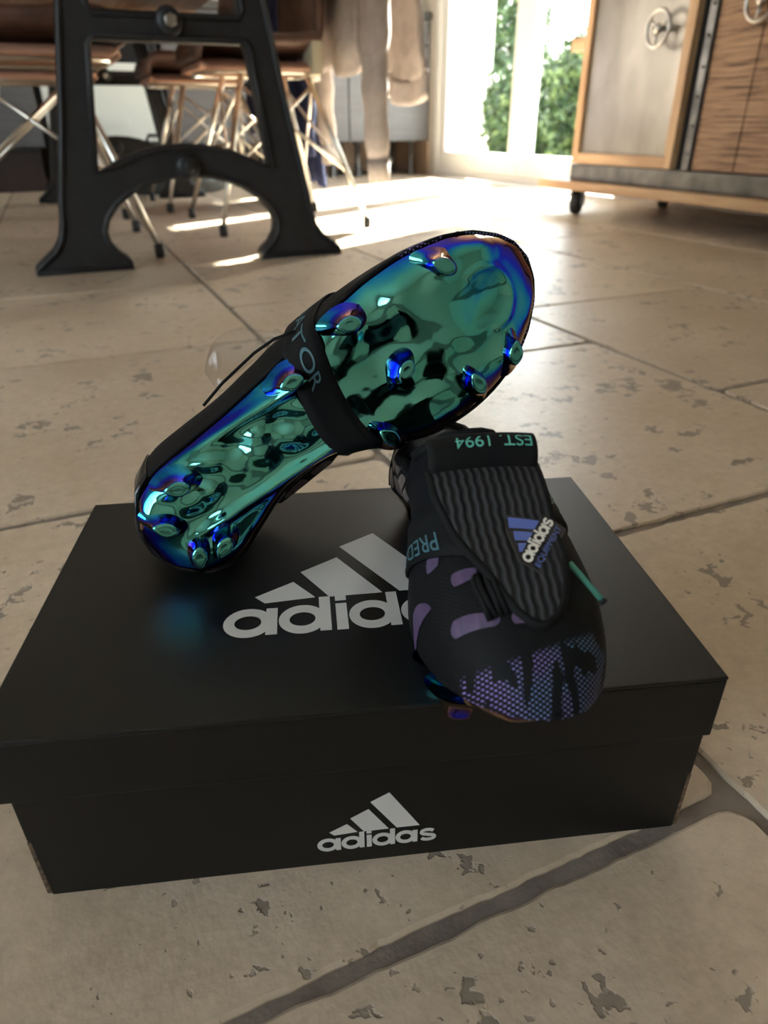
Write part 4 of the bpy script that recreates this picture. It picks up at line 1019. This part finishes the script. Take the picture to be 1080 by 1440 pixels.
    for c in ([(0.722, -0.166), (0.762, -0.150), (0.79, -0.142), (0.766, -0.166)], [(0.838, -0.125), (0.878, -0.055), (0.893, -0.062), (0.868, -0.126)], [(0.880, -0.042), (0.884, 0.004), (0.899, -0.002), (0.897, -0.042)],
              [(0.698, -0.138), (0.715, -0.120), (0.735, -0.124), (0.728, -0.142)], [(0.768, -0.112), (0.785, -0.070), (0.803, -0.080), (0.796, -0.112)], [(0.717, -0.096), (0.727, -0.066), (0.742, -0.064), (0.734, -0.09)]):
        patch(c, 'purple')
    for (t0, t1, z0, z1) in ((0.105, 0.145, 0.031, 0.043), (0.155, 0.192, 0.031, 0.043), (0.11, 0.15, 0.015, 0.029), (0.16, 0.20, 0.015, 0.029), (0.21, 0.25, 0.032, 0.043), (0.27, 0.33, 0.032, 0.043), (0.35, 0.40, 0.033, 0.046), (0.215, 0.28, 0.016, 0.031), (0.31, 0.37, 0.016, 0.030)):
        patch([(t0, z0), (t1, z0 - 0.002), (t1 + 0.01, z1), (t0 + 0.005, z1 - 0.003)], 'greypatch', 'z')
    # heel: glossy clip
    hp = [0.004 + 0.10 * i / 14 for i in range(15)]
    sheet(MB(), lambda i, j: upper_pt([0.10, 0.06, 0.03, 0.012, 0.004, 0.012, 0.03, 0.06, 0.10][i], (1 - 0.55 * j / 6) * (1 if i < 4 else -1 if i > 4 else 1), 0.0018), 9, 7, 0.0016).build('heel_counter', 'gloss', t_)
    return t_

bootB = make_boot(-1, 'left boot standing on the box with logo tongue folded forward', 'black football boots', 1.0, 0.66)
X = Vector((-0.27, -0.963, 0)).normalized(); Z = Vector((0, 0, 1)); Y = Z.cross(X); o = Vector((0.2017, 0.3896, HB + 0.0131))
bootB.matrix_world = Matrix(((X.x, Y.x, Z.x, o.x), (X.y, Y.y, Z.y, o.y), (X.z, Y.z, Z.z, o.z), (0, 0, 0, 1)))
L, WF = 0.276, 0.97
bootA = make_boot(1, 'right boot leaning on its heel with shiny studded sole showing', 'black football boots', 1.16)
X = Vector((0.8479, -0.0545, 0.5273)).normalized(); Z = Vector((0.1517, 0.9781, -0.1428)); Y = Z.cross(X).normalized(); Z = X.cross(Y); o = Vector((0.0072, 0.3470, 0.1354))
bootA.matrix_world = Matrix(((X.x, Y.x, Z.x, o.x), (X.y, Y.y, Z.y, o.y), (X.z, Y.z, Z.z, o.z), (0, 0, 0, 1)))
# clear size tab and a lace strand along the outer side of the leaning boot
sheet(MB(), lambda i, j: Vector(((0.31 + 0.17 * i / 8) * L, (-0.168 - 0.075 * j / 4 * math.sin((i + 1.5) / 10 * math.pi)) * L, 0.034 + 0.004 * j)), 9, 5, 0.0004).build('clear_tab', 'film', bootA, 'thin clear plastic tab')
MB().tube([Vector((0.27 * L, -0.160 * L, 0.03)), Vector((0.33 * L, -0.172 * L, 0.032)), Vector((0.42 * L, -0.182 * L, 0.03)), Vector((0.47 * L, -0.183 * L, 0.024)), Vector((0.51 * L, -0.176 * L, 0.015))], 0.0009, 8).build('lace', 'black', bootA)
